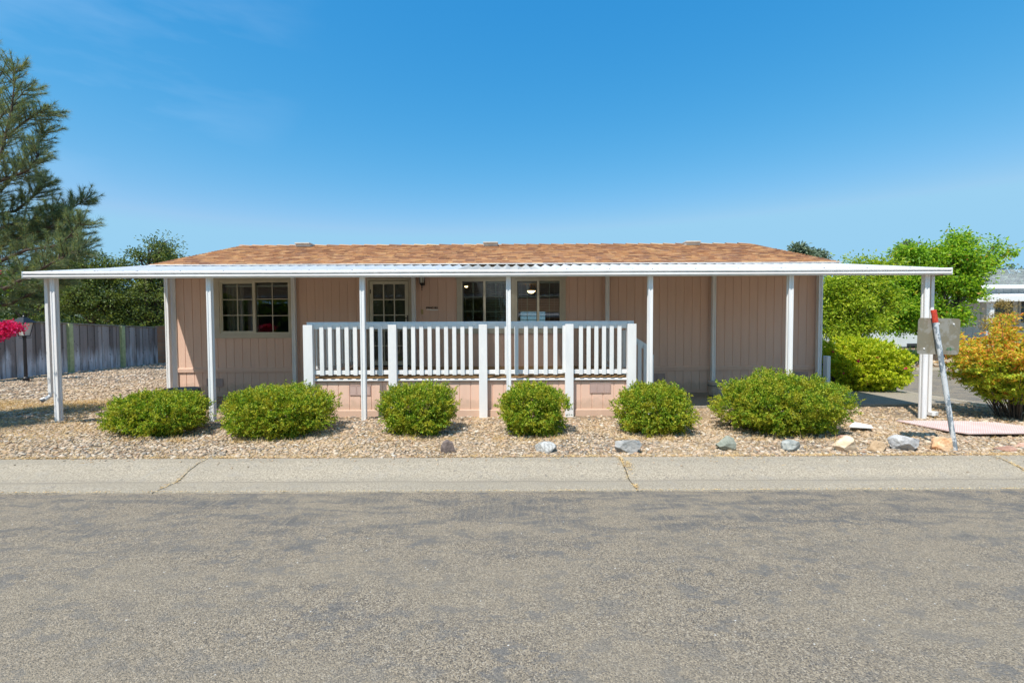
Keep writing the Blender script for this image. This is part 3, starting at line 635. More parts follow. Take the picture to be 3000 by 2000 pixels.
# skirting vents
def louvre(par, xc, zc, w_, h_, y, secs, mat='vent'):
    v = MB()
    v.box(xc-w_/2, xc+w_/2, y-.012, y-.004, zc+h_/2-.012, zc+h_/2).box(xc-w_/2, xc+w_/2, y-.012, y-.004, zc-h_/2, zc-h_/2+.012)
    sw = w_/secs
    for k in range(secs+1): xx = xc-w_/2+k*sw; v.box(max(xx-.008, xc-w_/2), min(xx+.008, xc+w_/2), y-.0125, y-.004, zc-h_/2+.012, zc+h_/2-.012)
    n = max(4, int(h_/.022))
    for k in range(secs):
        for j in range(n):
            z = zc-h_/2+.016+(h_-.03)*(j+.5)/n; xa = xc-w_/2+k*sw+.012; xb = xc-w_/2+(k+1)*sw-.012
            v.prism([(y-.011, z-.006), (y-.009, z-.007), (y-.004, z+.004), (y-.006, z+.005)], xa, xb)
    o = v.build('skirting_vent', mat, par); bx('vent_shade_back', 'vback', o, xc-w_/2+.003, xc+w_/2-.003, y-.004, y+.003, zc-h_/2+.003, zc+h_/2-.003); return o  # backing in a darker vent colour, shade between the slats painted in
for px, py in ((630, 1120), (1925, 1105), (2342, 1100)): q = P(px, py, DW); louvre(home, q.x, q.z, .40, .20, DW, 2)
# roof: every course of tabs stands on the one below
DR_ = 14.75; ZE = Z(772, DE, 1500); ZR = Z(718, DR_, 1500)
rf = MB(); sl_len = math.hypot(DR_-DE, ZR-ZE); ncr = 28; ty = (DR_-DE)/sl_len; tz = (ZR-ZE)/sl_len; ny, nzv = -tz, ty
def rp_(x, s, h): return (x, DE+ty*s+ny*h, ZE+tz*s+nzv*h)
RXR0, RXR1 = X(705, DR_, 717), X(2199, DR_, 717)
for j in range(ncr):
    s0 = sl_len*j/ncr; s1 = sl_len*(j+1)/ncr+.02; u = (j+.5)/ncr
    xa = RX0+(RXR0-RX0)*u; xb_ = RX1+(RXR1-RX1)*u; x = xa - random.uniform(0, .25)
    while x < xb_:
        w_ = random.uniform(.10, .28); a, b = max(x, xa), min(x+w_, xb_); x += w_
        if b-a < .02: continue
        h0 = .020+random.uniform(0, .008); e = random.uniform(-.010, .010)
        rf.add([rp_(a, s0+e, 0), rp_(b, s0+e, 0), rp_(a, s0+e, h0), rp_(b, s0+e, h0), rp_(a, s1, .006), rp_(b, s1, .006)], [(0, 1, 3, 2), (2, 3, 5, 4), (0, 2, 4), (1, 5, 3)])
# far slope and ridge caps
rf.add([rp_(RXR0, sl_len, -.01), rp_(RXR1, sl_len, -.01), (RX1, 2*DR_-DE, ZE), (RX0, 2*DR_-DE, ZE)], [(0, 1, 2, 3)])
x = RXR0
while x < RXR1-.05:
    b = min(x+.41, RXR1); h0 = .015
    for sg_ in (-1, 1):
        rf.add([(x, DR_, ZR+.035+h0), (b, DR_, ZR+.02), (b, DR_+sg_*.14, ZR-.02), (x, DR_+sg_*.14, ZR-.02+h0)], [(0, 1, 2, 3)])
    x += .40
roof = rf.build('roof', 'shingle', home)
m = MB(); 
m.prism([(DE, ZE-.005), (DR_, ZR-.012), (2*DR_-DE, ZE-.005), (2*DR_-DE, ZE-.14), (DE, ZE-.14)], RX0+.03, RX1-.03); m.build('roof_deck', 'eave', home)  # deck coloured dark brown to stand for shade in the gap below the flashing
MB().prism([(DE-.004, ZE+.004), (DE-.07, ZE-.004), (DE-.07, ZE-.020), (DE-.004, ZE-.012)], RX0, RX1).build('eave_flashing', 'white', home)
for px in (895, 1438, 2023):
    q = P(px, 718, DR_-.25); v = MB().box(q.x-.22, q.x+.22, DR_-.45, DR_-.06, ZR-.10, ZR-.02); v.box(q.x-.23, q.x+.23, DR_-.50, DR_-.02, ZR-.018, ZR+.022)
    v.build('roof_vent', 'rvent', roof, .006)

# ================================================================== CARPORT AWNING
DF = 8.20
CX0, CX1 = X(66, DF-.12, 797), X(2788, DF-.12, 797)
cp = thing('carport_awning', ((CX0+CX1)/2, DF, 0), 'long white aluminium carport awning along the front of the pink-tan home', 'awning')
ZG0, ZG1 = Z(809, DF-.12), Z(789.5, DF-.12)
# corrugated roof panels
def corr(x0, x1, name, mat):
    per = .228; m = MB(); pr = []; k0 = math.floor(x0/per); k = k0; yF, yE = DF-.02, DE+.02; zF, zE = ZG1-.035, ZE-.075
    while k*per < x1+per:
        for u, h in ((0, 0), (.10, 0), (.47, .058), (.53, .058), (.90, 0)):
            xx = (k+u)*per
            pr.append((xx, h))
        k += 1
    full = pr; ip = lambda q: float(np.interp(q, [p[0] for p in full], [p[1] for p in full])); pr = [(x0, ip(x0))]+[p for p in full if x0 < p[0] < x1]+[(x1, ip(x1))]
    n = len(pr); m.add([(x_, yF, zF+h*.9) for x_, h in pr]+[(x_, yE, zE+h) for x_, h in pr], [(i, i+1, n+i+1, n+i) for i in range(n-1)]); return m.build(name, mat, cp)
pa, pb = X(1375, DE-.2), X(1565, DE-.2)
corr(CX0+.03, pa, 'roof_panel', 'sheet'); corr(pa, pb, 'skylight_panel', 'fib'); corr(pb, CX1-.03, 'roof_panel', 'sheet')
# gutter with two rolled ribs
H = ZG1-ZG0; yf = DF-.12
gp = [(yf+.13, ZG0+.02), (yf+.02, ZG0+.012), (yf+.012, ZG0)]
def roll(z0, z1, dep, n=7): return [(yf+.012-dep*math.sin(math.pi*i/n), z0+(z1-z0)*i/n) for i in range(n+1)]
gp += roll(ZG0+.008, ZG0+H*.43, .022) + [(yf+.05, ZG0+H*.45), (yf+.05, ZG0+H*.56)] + roll(ZG0+H*.58, ZG1-.006, .022) + [(yf+.015, ZG1), (yf+.06, ZG1), (yf+.06, ZG0+.03), (yf+.13, ZG0+.04)]
g_ = MB().prism(gp, CX0, CX1).build('gutter', 'alu', cp)
MB().box(CX0-.006, CX0-.001, yf-.012, yf+.14, ZG0-.003, ZG1+.003).build('gutter_end', 'alu', g_); MB().box(CX1+.001, CX1+.006, yf-.012, yf+.14, ZG0-.003, ZG1+.003).build('gutter_end', 'alu', g_)
for k in range(22): xx = CX0+.5+k*.76; bx('screw', 'black', g_, xx-.012, xx+.012, yf+.012, yf+.022, ZG1+.001, ZG1+.008)
# beams
bx('beam', 'alu', cp, CX0+.05, CX1-.05, DF+.02, DF+.09, ZG0+.012, ZG0+.07)
bx('beam', 'alu', cp, HX0+.25, HX1-.1, DW-.16, DW-.08, 2.95, 3.05)
MB().prism([(DF+.03, ZG0+.05), (DE-.06, ZE-.10), (DE-.06, ZE-.01), (DF+.03, ZG1-.01)], CX0, CX0+.15).build('side_fascia', 'alu', cp)
MB().prism([(DF+.03, ZG0-.01), (DE-.06, ZE-.16), (DE-.06, ZE-.07), (DF+.03, ZG1-.07)], CX1-.045, CX1-.005).build('side_fascia', 'brownb', cp)
def post(x, y, z0, z1, w=.083, mat='alu'):
    h = w/2; c_ = .010; pr = []
    def face(ax, ay, bx_, by):   # one ribbed face from a to b, grooves cut inward
        d = Vector((bx_-ax, by-ay)); L = d.length; d.normalize(); nrm = Vector((-d.y, d.x))
        for u, dep in ((0, 0), (.30, 0), (.36, c_), (.64, c_), (.70, 0)):
            p = Vector((ax, ay)) + d*L*u + nrm*dep; pr.append((p.x, p.y))
    face(x-h, y-h, x+h, y-h); face(x+h, y-h, x+h, y+h); face(x+h, y+h, x-h, y+h); face(x-h, y+h, x-h, y-h)
    o = MB().prism(pr, z0, z1, 'z').build('post', mat, cp)
    return o
for px, py in ((157, 1010), (620, 1000), (1062, 1000), (1490, 980), (1906, 980), (2317, 980), (2714, 1000)):
    x = X(px, DF, py) if px not in (620, 157) else X(px, DF, py)
    if px == 157: x = X(158, DF+.045, 815)
    if px == 620: x = X(611, DF, 900)
    post(x, DF+.045, -.03, ZG0+.012)
for px in (493, 862, 1213, 1779, 2090, 2399):
    x = X(px, DW-.12, 960); post(x, DW-.12, -.03 if not -3.9 < x < 2.3 else ZF, 2.95, .09)
# downspouts
xs_ = X(137, DF+.14, 815)
ds = MB().box(xs_-.03, xs_+.03, DF+.11, DF+.17, .52, ZG0+.02).tube([(xs_, DF+.14, .53), (xs_+.0, DF+.13, .47), (xs_-.04, DF+.06, .41)], .035, 8)
ds.build('downspout', 'alu', cp, .006); MB().tube([(xs_-.04, DF+.075, .425), (xs_-.085, DF+.03, .395)], .042, 10).build('downspout_outlet', 'galv', cp)
xs_ = X(2724, DF+.22, 1000)
MB().box(xs_-.03, xs_+.03, DF+.18, DF+.25, .10, ZG0+.02).prism([(xs_-.03, DF+.10), (xs_+.03, DF+.10), (xs_+.15, DF+.17), (xs_+.12, DF+.24), (xs_-.03, DF+.25)], .03, .10, 'z').build('downspout', 'alu', cp, .006)
xs_ = HX1+.03; MB().box(xs_, xs_+.09, DW-.20, DW-.05, .12, .95).build('meter_box', 'alu', home, .01)

# ================================================================== PORCH DECK
DD = 8.58
QX0, QX1 = X(893, DD), X(1862, DD)
dk = thing('porch_deck', ((QX0+QX1)/2, (DD+DW)/2, 0), 'raised wooden porch deck with white picket railing and pink-tan skirting', 'porch')
m = MB(); yy = DD+.03
while yy < DW-.06:
    m.box(QX0+.02, QX1-.02, yy, yy+.135, ZF-.035, ZF); yy += .142
m.build('floor', 'deck', dk)
m = MB(); ys = DD+.06; siding(m, QX0+.03, QX1-.03, .125, ZF-.06, ys, pitch=.21, w=.02, off=.05)
quad(m, (QX0+.03, ys, -.05), (QX0+.03, DW-.03, -.05), (QX0+.03, DW-.03, ZF-.06), (QX0+.03, ys, ZF-.06)); quad(m, (QX1-.03, ys, -.05), (QX1-.03, DW-.03, -.05), (QX1-.03, DW-.03, ZF-.06), (QX1-.03, ys, ZF-.06))
m.build('skirting', 'siding', dk)
MB().prism([(ys+.02, -.08), (ys-.035, -.08), (ys-.035, .115), (ys-.028, .128), (ys+.02, .128)], QX0+.02, QX1-.02).build('base_board', 'siding', dk)
MB().tube([(QX0+.03, DD+.035, ZF-.022), (QX1-.03, DD+.035, ZF-.022)], .024, 8).build('edge_strip', 'white', dk)
for px, py in ((1055, 1143), (1758, 1136)): q = P(px, py, ys); louvre(dk, q.x, q.z, .40, .19, ys-.002, 3)
pw = .155; PXS = [(906, .175), (1151.5, .155), (1415.5, .155), (1667, .155), (1849, .165)]
ptop = Z(949, DD-.03)
pX = []
for px, w_ in PXS:
    x = X(px, DD, 1010); pX.append((x, w_)); bx('post', 'white', dk, x-w_/2, x+w_/2, DD-.065, DD+.037, -.05, ptop-.005, bevel=.004)
extra = X(1652, DD, 1010); bx('post', 'white', dk, extra-.03, extra+.03, DD-.04, DD+.01, .83, ptop-.01, bevel=.003)
ZT1, ZT0 = Z(941, DD+.01), Z(962, DD); ZBR1, ZBR0 = Z(1083, DD), Z(1096.5, DD)
def railing(a, b, fixed, along, face, name='railing', n=None, dz=0.0, slope=0.0):
    """along: 'x' or 'y'; a..b the run, fixed: the plane; face: side the pickets are nailed to"""
    def B(m, u0, u1, t0, t1, z0, z1):
        if slope:
            c = lambda u: slope*(u-a)
            vs = [(u, t, z+c(u)) for z in (z0, z1) for (u, t) in ((u0, t0), (u1, t0), (u1, t1), (u0, t1))]
            m.add(vs, [(0,3,2,1),(4,5,6,7),(0,1,5,4),(1,2,6,5),(2,3,7,6),(3,0,4,7)])
        elif along == 'x': m.box(u0, u1, t0, t1, z0, z1)
        else: m.box(t0, t1, u0, u1, z0, z1)
        return m
    f = fixed; tb = (f, f+.038) if face < 0 else (f-.038, f)
    r = B(MB(), a, b, *tb, ZT0+dz, ZT1+dz+(-.03 if name == 'railing' else 0)).build(name, 'white', dk, .003)
    B(MB(), a, b, *tb, ZBR0+.01+dz, ZBR1+dz).build('bottom_rail', 'white', r, .003)
    n = n or max(1, round((b-a)/.167)-1); st = (b-a)/(n+1)
    tp = (f-.032, f-.001) if face < 0 else (f+.001, f+.032)
    for k in range(n):
        u = a+st*(k+1); B(MB(), u-.037, u+.037, *tp, ZBR0-.003+dz, ptop-.012+dz+random.uniform(-.004, .004)).build('picket', 'white', r, .002)
    return r
for (xa, wa), (xb, wb), n in zip(pX, pX[1:], (8, 9, 7, 6)):
    railing(xa+wa/2, xb-wb/2, DD, 'x', -1, n=n)
railing(DD+.06, DW-.1, QX0+.07, 'y', -1, n=14)
bx('top_rail', 'white', dk, QX0+.015, QX1-.02, DD+.040, DD+.078, ZT0+.05, ZT1, bevel=.003)
ysg = 9.3
railing(DD+.06, ysg-.08, QX1-.05, 'y', 1, n=4); railing(ysg+1.15, DW-.1, QX1-.05, 'y', 1, n=5)
# stair on the right end with a sloped handrail
stp = MB()
for k, z in ((0, ZF-.19), (1, ZF-.38), (2, ZF-.56)): stp.box(QX1+.0+.20*k, QX1+.26+.20*k, ysg, ysg+1.1, z-.04, z)
stp.build('stair_tread', 'deck', dk)
MB().prism([(QX1-.02, ZF-.05), (QX1+.1, ZF-.05), (QX1+.62, .02), (QX1+.3, .02), (QX1-.02, .3)], ysg+1.1, ysg+1.14, 'y').prism([(QX1-.02, ZF-.05), (QX1+.1, ZF-.05), (QX1+.62, .02), (QX1+.3, .02), (QX1-.02, .3)], ysg-.04, ysg, 'y').build('stair_stringer', 'white', dk)
railing(QX1+.02, X(1908, ysg-.05), ysg-.05, 'x', -1, name='stair_handrail', n=3, dz=-.22, slope=-.64)
xh = X(1908, ysg-.05); bx('stair_post', 'white', dk, xh-.045, xh+.045, ysg-.08, ysg, -.03, 1.12, bevel=.004)
xh = QX1-.05; bx('stair_post', 'white', dk, xh-.045, xh+.045, ysg-.075, ysg+.015, ZF, 1.62, bevel=.004)
bx('stair_post', 'white', dk, xh-.045, xh+.045, ysg+1.06, ysg+1.15, ZF, 1.62, bevel=.004)

# ================================================================== FENCE, WALL, LAMP POST
FX = -17.0
fen = thing('board_fence', (FX, 17, 0), 'weathered grey board fence with greenish posts along the left yard', 'fence')
fz = lambda y: 1.97-(y-15.0)*.038
m = MB(); y = 9.0; YE = 21.75; k = 0
while y < YE:
    w_ = random.uniform(.15, .21); off = .0 if k % 2 else .03; t = random.uniform(-.006, .006)
    m.box(FX+off, FX+off+.019, y, min(y+w_, YE), .02+random.uniform(-.01, .02), fz(y)-.02+t); y += w_*.93; k += 1
m.build('boards', 'fence', fen)
MB().add([(x_, y_, fz(y_)+h_) for h_ in (0, .04) for (x_, y_) in ((FX-.05, 9), (FX+.09, 9), (FX+.09, YE), (FX-.05, YE))], [(0,3,2,1),(4,5,6,7),(0,1,5,4),(1,2,6,5),(2,3,7,6),(3,0,4,7)]).build('cap_board', 'cap', fen); MB().box(FX-.08, FX-.002, 9, YE, .3, .39).box(FX-.08, FX-.002, 9, YE, 1.6, 1.69).build('rail', 'cap', fen)
def ypx(px): 
    return (FX)/((px-1500)/F)
for px in (199, 353, 475): yy = ypx(px); bx('post', 'fpost', fen, FX+.045, FX+.155, yy-.1, yy+.06, -.02, fz(yy)+.015)
yy = ypx(199)-3.3; bx('post', 'fpost', fen, FX+.045, FX+.155, yy-.1, yy+.06, -.02, fz(yy)+.015)
bw = thing('brick_wall', (-14, 21.9, 0), 'tan brick wall running on from the end of the board fence', 'wall')
MB().box(FX-.12, -6, 21.9, 22.1, -.05, 1.76).build('wall_face', 'brick', bw); MB().box(FX-.15, -6, 21.87, 22.13, 1.762, 1.81).build('coping', 'brick', bw)
lp = P(72, 1000, 14.6); lx, ly = lp.x, 14.6
lpt = thing('lamp_post', (lx, ly, 0), 'black garden lamp post with a four-sided lantern before the board fence', 'lamp post')
zb_ = Z(985, ly, 72); MB().lathe((lx, ly, 0), [(.09, 0), (.085, .12), (.045, .16), (.04, zb_-.05), (.05, zb_-.04), (.05, zb_+.0)], 12).tube([(lx-.18, ly, zb_-.04), (lx+.22, ly, zb_-.04)], .012, 6).build('pole', 'black', lpt)
zt_ = Z(945, ly, 72); ln = MB()
for sx in (-1, 1):
    for sy in (-1, 1): ln.tube([(lx+sx*.09, ly+sy*.09, zb_+.02), (lx+sx*.155, ly+sy*.155, zt_)], .010, 5)
ln.box(lx-.10, lx+.10, ly-.10, ly+.10, zb_+.0, zb_+.025)
ln.add([(lx-.22, ly-.22, zt_), (lx+.22, ly-.22, zt_), (lx+.22, ly+.22, zt_), (lx-.22, ly+.22, zt_), (lx-.06, ly-.06, zt_+.17), (lx+.06, ly-.06, zt_+.17), (lx+.06, ly+.06, zt_+.17), (lx-.06, ly+.06, zt_+.17)], [(0, 1, 5, 4), (1, 2, 6, 5), (2, 3, 7, 6), (3, 0, 4, 7), (4, 5, 6, 7), (3, 2, 1, 0)])
ln.lathe((lx, ly, zt_+.17), [(.03, 0), (.035, .03), (.01, .06), (.012, .1), (.001, .15)], 8)
lno = ln.build('lantern', 'black', lpt)
a, b = .08, .14; MB().add([(lx-a, ly-a, zb_+.03), (lx+a, ly-a, zb_+.03), (lx+a, ly+a, zb_+.03), (lx-a, ly+a, zb_+.03), (lx-b, ly-b, zt_-.005), (lx+b, ly-b, zt_-.005), (lx+b, ly+b, zt_-.005), (lx-b, ly+b, zt_-.005)], [(0, 1, 5, 4), (1, 2, 6, 5), (2, 3, 7, 6), (3, 0, 4, 7)]).build('lantern_glass', 'lglass', lno)

# ================================================================== SHRUBS
def shoots(cent, out, per, L, ll, lw, spread=.8):
    """leafy shoots: cent (n,3) roots, out (n,3) growth directions"""
    n = len(cent); u = rng.uniform(0, 1, (n, per, 1)); d = out[:, None, :]
    pos = cent[:, None, :] + d*u*L + rng.normal(0, .006, (n, per, 3))
    ax = d*1.0 + rng.normal(0, spread, (n, per, 3)); pos = pos.reshape(-1, 3); ax = ax.reshape(-1, 3)
    k = len(pos); return leaves(pos, ax, rng.uniform(.7, 1.2, k)*ll, rng.uniform(.8, 1.2, k)*lw)
def cat(parts):
    V = []; Fq = []; o = 0
    for v, f in parts: V.append(v); Fq.append(f+o); o += len(v)
    return np.concatenate(V), np.concatenate(Fq)
def blob(c, r, n, lump=.12, seed=0, zmin=.03, shell=(.8, 1.0), squash=.0, pw=2.3):
    """points spread over an uneven, slightly boxy mound; returns points and outward directions"""
    d = rdir(n); s = seed*7.3
    q = np.sign(d)*np.abs(d)**(2/pw); q = q/np.maximum((np.abs(q)**pw).sum(1, keepdims=True)**(1/pw), 1e-6)
    lm = np.array([mnoise.noise(Vector((a[0]*2.1+s, a[1]*2.1, a[2]*2.1)))+.6*mnoise.noise(Vector((a[0]*5+s, a[1]*5, a[2]*5))) for a in d])
    f = rng.uniform(shell[0], shell[1], n)*(1+lump*lm)
    p = np.array(c)+q*np.array(r)*f[:, None]; ok = p[:, 2] > zmin; return p[ok], unit(d[ok]/np.array(r)*min(r))
def bush(name, x0, x1, ytop, ybot, D, label, mat='box', group=None, dens=1.0, seed=0, ll=.027, ry=None, cat_='bush', stems=True, L=.085):
    xa, xb = X(x0, D, (ytop+ybot)/2), X(x1, D, (ytop+ybot)/2); zt = Z(ytop, D, (x0+x1)/2)
    rx = (xb-xa)/2; ry = ry or min(rx, .62); c = ((xa+xb)/2, D, zt*.46); rz = zt*.56
    root = thing(name, (c[0], c[1], 0), label, 'bush', group)
    area = rx*ry+rx*rz+ry*rz; n = int(2350*area*dens)
    p, o = blob(c, (rx-.11, ry-.10, rz-.07), n, .30, seed)
    kn = np.array([mnoise.noise(Vector((a[0]*5, a[1]*5, a[2]*5+seed))) for a in p]) > -.32; p, o = p[kn], o[kn]; pu = p; o_ = o
    up = o + np.array([0, 0, .45]); parts = [shoots(p, unit(up+rng.normal(0, .25, p.shape)), 15, L, ll, ll*.55)]
    p, o = blob(c, (rx*.74, ry*.74, rz*.78), int(n*.35), .15, seed); parts.append(shoots(p, unit(o+rng.normal(0, .5, p.shape)), 10, L, ll, ll*.6))
    p, o = blob(c, (rx*.62, ry*.62, rz*.66), int(n*.3), .15, seed); parts.append(shoots(p, rdir(len(p)), 9, L, ll*1.6, ll*1.1))
    # a few taller sprigs
    k = rng.choice(len(pu), 60); parts.append(shoots(pu[k]+np.array([0, 0, .01]), unit(o_[k]+rng.normal(0, .25, (60, 3))+np.array([0, 0, .6])), 20, L*1.35, ll, ll*.5))
    np_mesh('foliage', *cat(parts), mat, root)
    tw = MB()
    for i in range(22):
        a = rng.uniform(0, 6.28); e = rng.uniform(.2, 1.2); tip = (c[0]+rx*.62*math.cos(a)*math.cos(e), c[1]+ry*.62*math.sin(a)*math.cos(e), c[2]+rz*.62*math.sin(e))
        b0 = (c[0]+rx*.25*math.cos(a), c[1]+ry*.25*math.sin(a), 0); tw.tube([b0, tuple((np.array(b0)*.45+np.array(tip)*.55)+rng.normal(0, .03, 3)), tip], [.012, .008, .003], 5, False)
    tw.build('stem', 'inner', root)
    return root
gB = 'clipped shrubs in a row along the front gravel bed'
bush('shrub', 328, 604, 1146, 1280, 7.35, 'low spreading green shrub, leftmost of the front row, beside the second carport post', seed=1, group=gB)
bush('shrub', 656, 980, 1128, 1293, 7.25, 'wide green shrub in front of the left end of the porch railing', seed=2, group=gB, ry=.75)
bush('shrub', 1106, 1344, 1121, 1283, 7.3, 'rounded green shrub covering the foot of the second railing post', seed=3, group=gB)
bush('shrub', 1452, 1671, 1122, 1285, 7.3, 'round green shrub directly behind the speckled white granite rock', seed=4, group=gB)
bush('shrub', 1797, 2034, 1121, 1283, 7.3, 'round yellowish green shrub at the right end of the porch', seed=5, group=gB)
bush('shrub', 2100, 2476, 1094, 1285, 7.35, 'largest and widest green shrub, rightmost of the front row', seed=6, group=gB, ry=.85)
# lime shrub at the home's right corner
def lime():
    D = 11.9; r = bush('lime_shrub', 2404, 2632, 993, 1128, D, 'bright lime green flowering shrub beyond the right corner of the home', 'lime', seed=9, ll=.06, dens=.45, ry=.9, L=.11)
    x = X(2500, D); s_ = MB()
    for dx in (-.35, -.2, -.05, .1, .2): s_.tube([(x+dx*.5-.2, D, -.02), (x+dx-.2, D-.1, .3), (x+dx*2-.1, D, .7)], [.035, .03, .015], 7, False)
    s_.build('trunk', 'bark', r)
    p, o = blob((x+.15, D, .75), (.95, .9, .55), 26, .1, 9); V_, F_ = shoots(p, o, 6, .03, .05, .045); np_mesh('blossom', V_, F_, 'mag', r)
lime()

# ------------------------------------------------------------------ generic tree
def tree(name, base, trunk_pts, crowns, ncl, per, lf, mat, label, cat_='tree', group=None, bark='bark', tr=.14, blobr=.5, flat=.6, twigs=True, droop=.0, shell=.35):
    root = thing(name, base, label, cat_, group); tk = MB(); base = Vector(base)
    tp = [base+Vector(p) for p in trunk_pts]; tk.tube(tp, [tr*(1-.55*i/(len(tp)-1)) for i in range(len(tp))], 9, False)
    top = tp[-1]; parts = []; vol = np.array([r[0]*r[1]*r[2] for _, r in crowns])**.8; vol /= vol.sum()
    for (c, r), v in zip(crowns, vol):
        c = base+Vector(c); mid = (top+c)/2 + Vector(rng.normal(0, .15, 3)); limb = [top, mid, c]
        tk.tube(limb, [tr*.45, tr*.3, tr*.14], 6, False)
        n = max(4, int(ncl*v)); d = rdir(n); f = rng.uniform(0, 1, n)**shell; cl = np.array(c)+d*f[:, None]*np.array(r)
        for q in cl:
            if twigs:
                s0 = limb[1].lerp(limb[2], random.random()); q_ = Vector(q); tk.tube([s0, (s0+q_)/2+Vector((0, 0, .08)), q_], [tr*.13, tr*.09, tr*.04], 4, False)
        br = blobr*rng.uniform(.6, 1.3, n)
        pos = cl[:, None, :]+(rng.normal(0, .5, (n, per, 3))*br[:, None, None])*np.array([1, 1, flat]); ax = (pos-cl[:, None, :])+rng.normal(0, .25, pos.shape)+np.array([0, 0, -droop]); 
        pos = pos.reshape(-1, 3); ax = ax.reshape(-1, 3); k = len(pos); parts.append(leaves(pos, ax, rng.uniform(.7, 1.25, k)*lf, rng.uniform(.35, .5, k)*lf))
    np_mesh('crown', *cat(parts), mat, root); tk.build('trunk', bark, root, smooth=True); return root
def crown_px(D, specs, base):
    out = []
    for (px, py, rx, ry) in specs:
        c = P(px, py, D); s = D/F; out.append(((c.x-base[0], random.uniform(-.5, .5)*rx*s*.6, c.z-base[2]), (rx*s, rx*s*.8, ry*s)))
    return out
# oaks beyond the fence
def oak(px, D, specs, label, ncl, mat='oak', lf=.14, per=60):
    b = (X(px, D), D, 0); tree('oak_tree', b, [(0, 0, -.2), (.1, 0, 1.0), (-.05, .1, 1.9)], crown_px(D, specs, b), ncl, per, lf, mat, label, group='oaks beyond the board fence', tr=.24, blobr=.48, flat=.6)
oak(430, 25.5, [(455, 740, 60, 40), (500, 800, 60, 55), (400, 810, 60, 45), (440, 870, 90, 50), (530, 870, 50, 60), (475, 712, 30, 16), (380, 900, 60, 50), (450, 935, 90, 20)], 'dark green oak whose top shows left of the brown roof end', 250)
oak(270, 25, [(270, 790, 60, 45), (210, 760, 40, 45), (330, 800, 50, 45), (250, 870, 80, 60), (330, 900, 60, 50), (225, 730, 22, 22)], 'dark green oak behind the fence between the first two carport posts', 250)
oak(80, 26, [(80, 830, 90, 60), (20, 860, 70, 70), (140, 880, 70, 60), (180, 800, 50, 50)], 'oak under the pine boughs, behind the lamp post', 190)
oak(350, 31, [(330, 850, 90, 70), (450, 850, 90, 70), (230, 850, 80, 70), (560, 850, 70, 60), (120, 850, 90, 70)], 'hazy blue-green oak filling the gaps behind the nearer oaks', 150, 'oak2', .2)
b = (X(483, 34), 34, 0)
tree('pine_sapling', b, [(0, 0, 0), (0, 0, 4), (0, 0, 7.3)], [((0, 0, 7.1), (.35, .3, .8)), ((.9, 0, 6.7), (.3, .3, .4))], 26, 40, .3, 'farpine', 'thin distant pine top poking above the oak by the roof end', tr=.06, blobr=.35)
n = 620; cl = np.stack([rng.uniform(-46, -14, n), rng.uniform(24, 33, n), rng.uniform(.2, 1.9, n)], 1); pos = (cl[:, None, :]+rng.normal(0, .4, (n, 44, 3))).reshape(-1, 3)
V_, F_ = leaves(pos, rdir(len(pos)), .22, .11); tag(np_mesh('undergrowth', V_, F_, 'oak'), 'tangled green undergrowth behind the board fence', 'undergrowth', kind='stuff')
n = 700; cl = np.stack([rng.uniform(-90, -20, n), rng.uniform(46, 54, n), rng.uniform(0, 4.2, n)], 1); pos = (cl[:, None, :]+rng.normal(0, .8, (n, 30, 3))).reshape(-1, 3)
V_, F_ = leaves(pos, rdir(len(pos)), .7, .45); tag(np_mesh('far_woodland', V_, F_, 'oak2'), 'far woodland closing the view behind the oaks', 'woodland', kind='stuff')
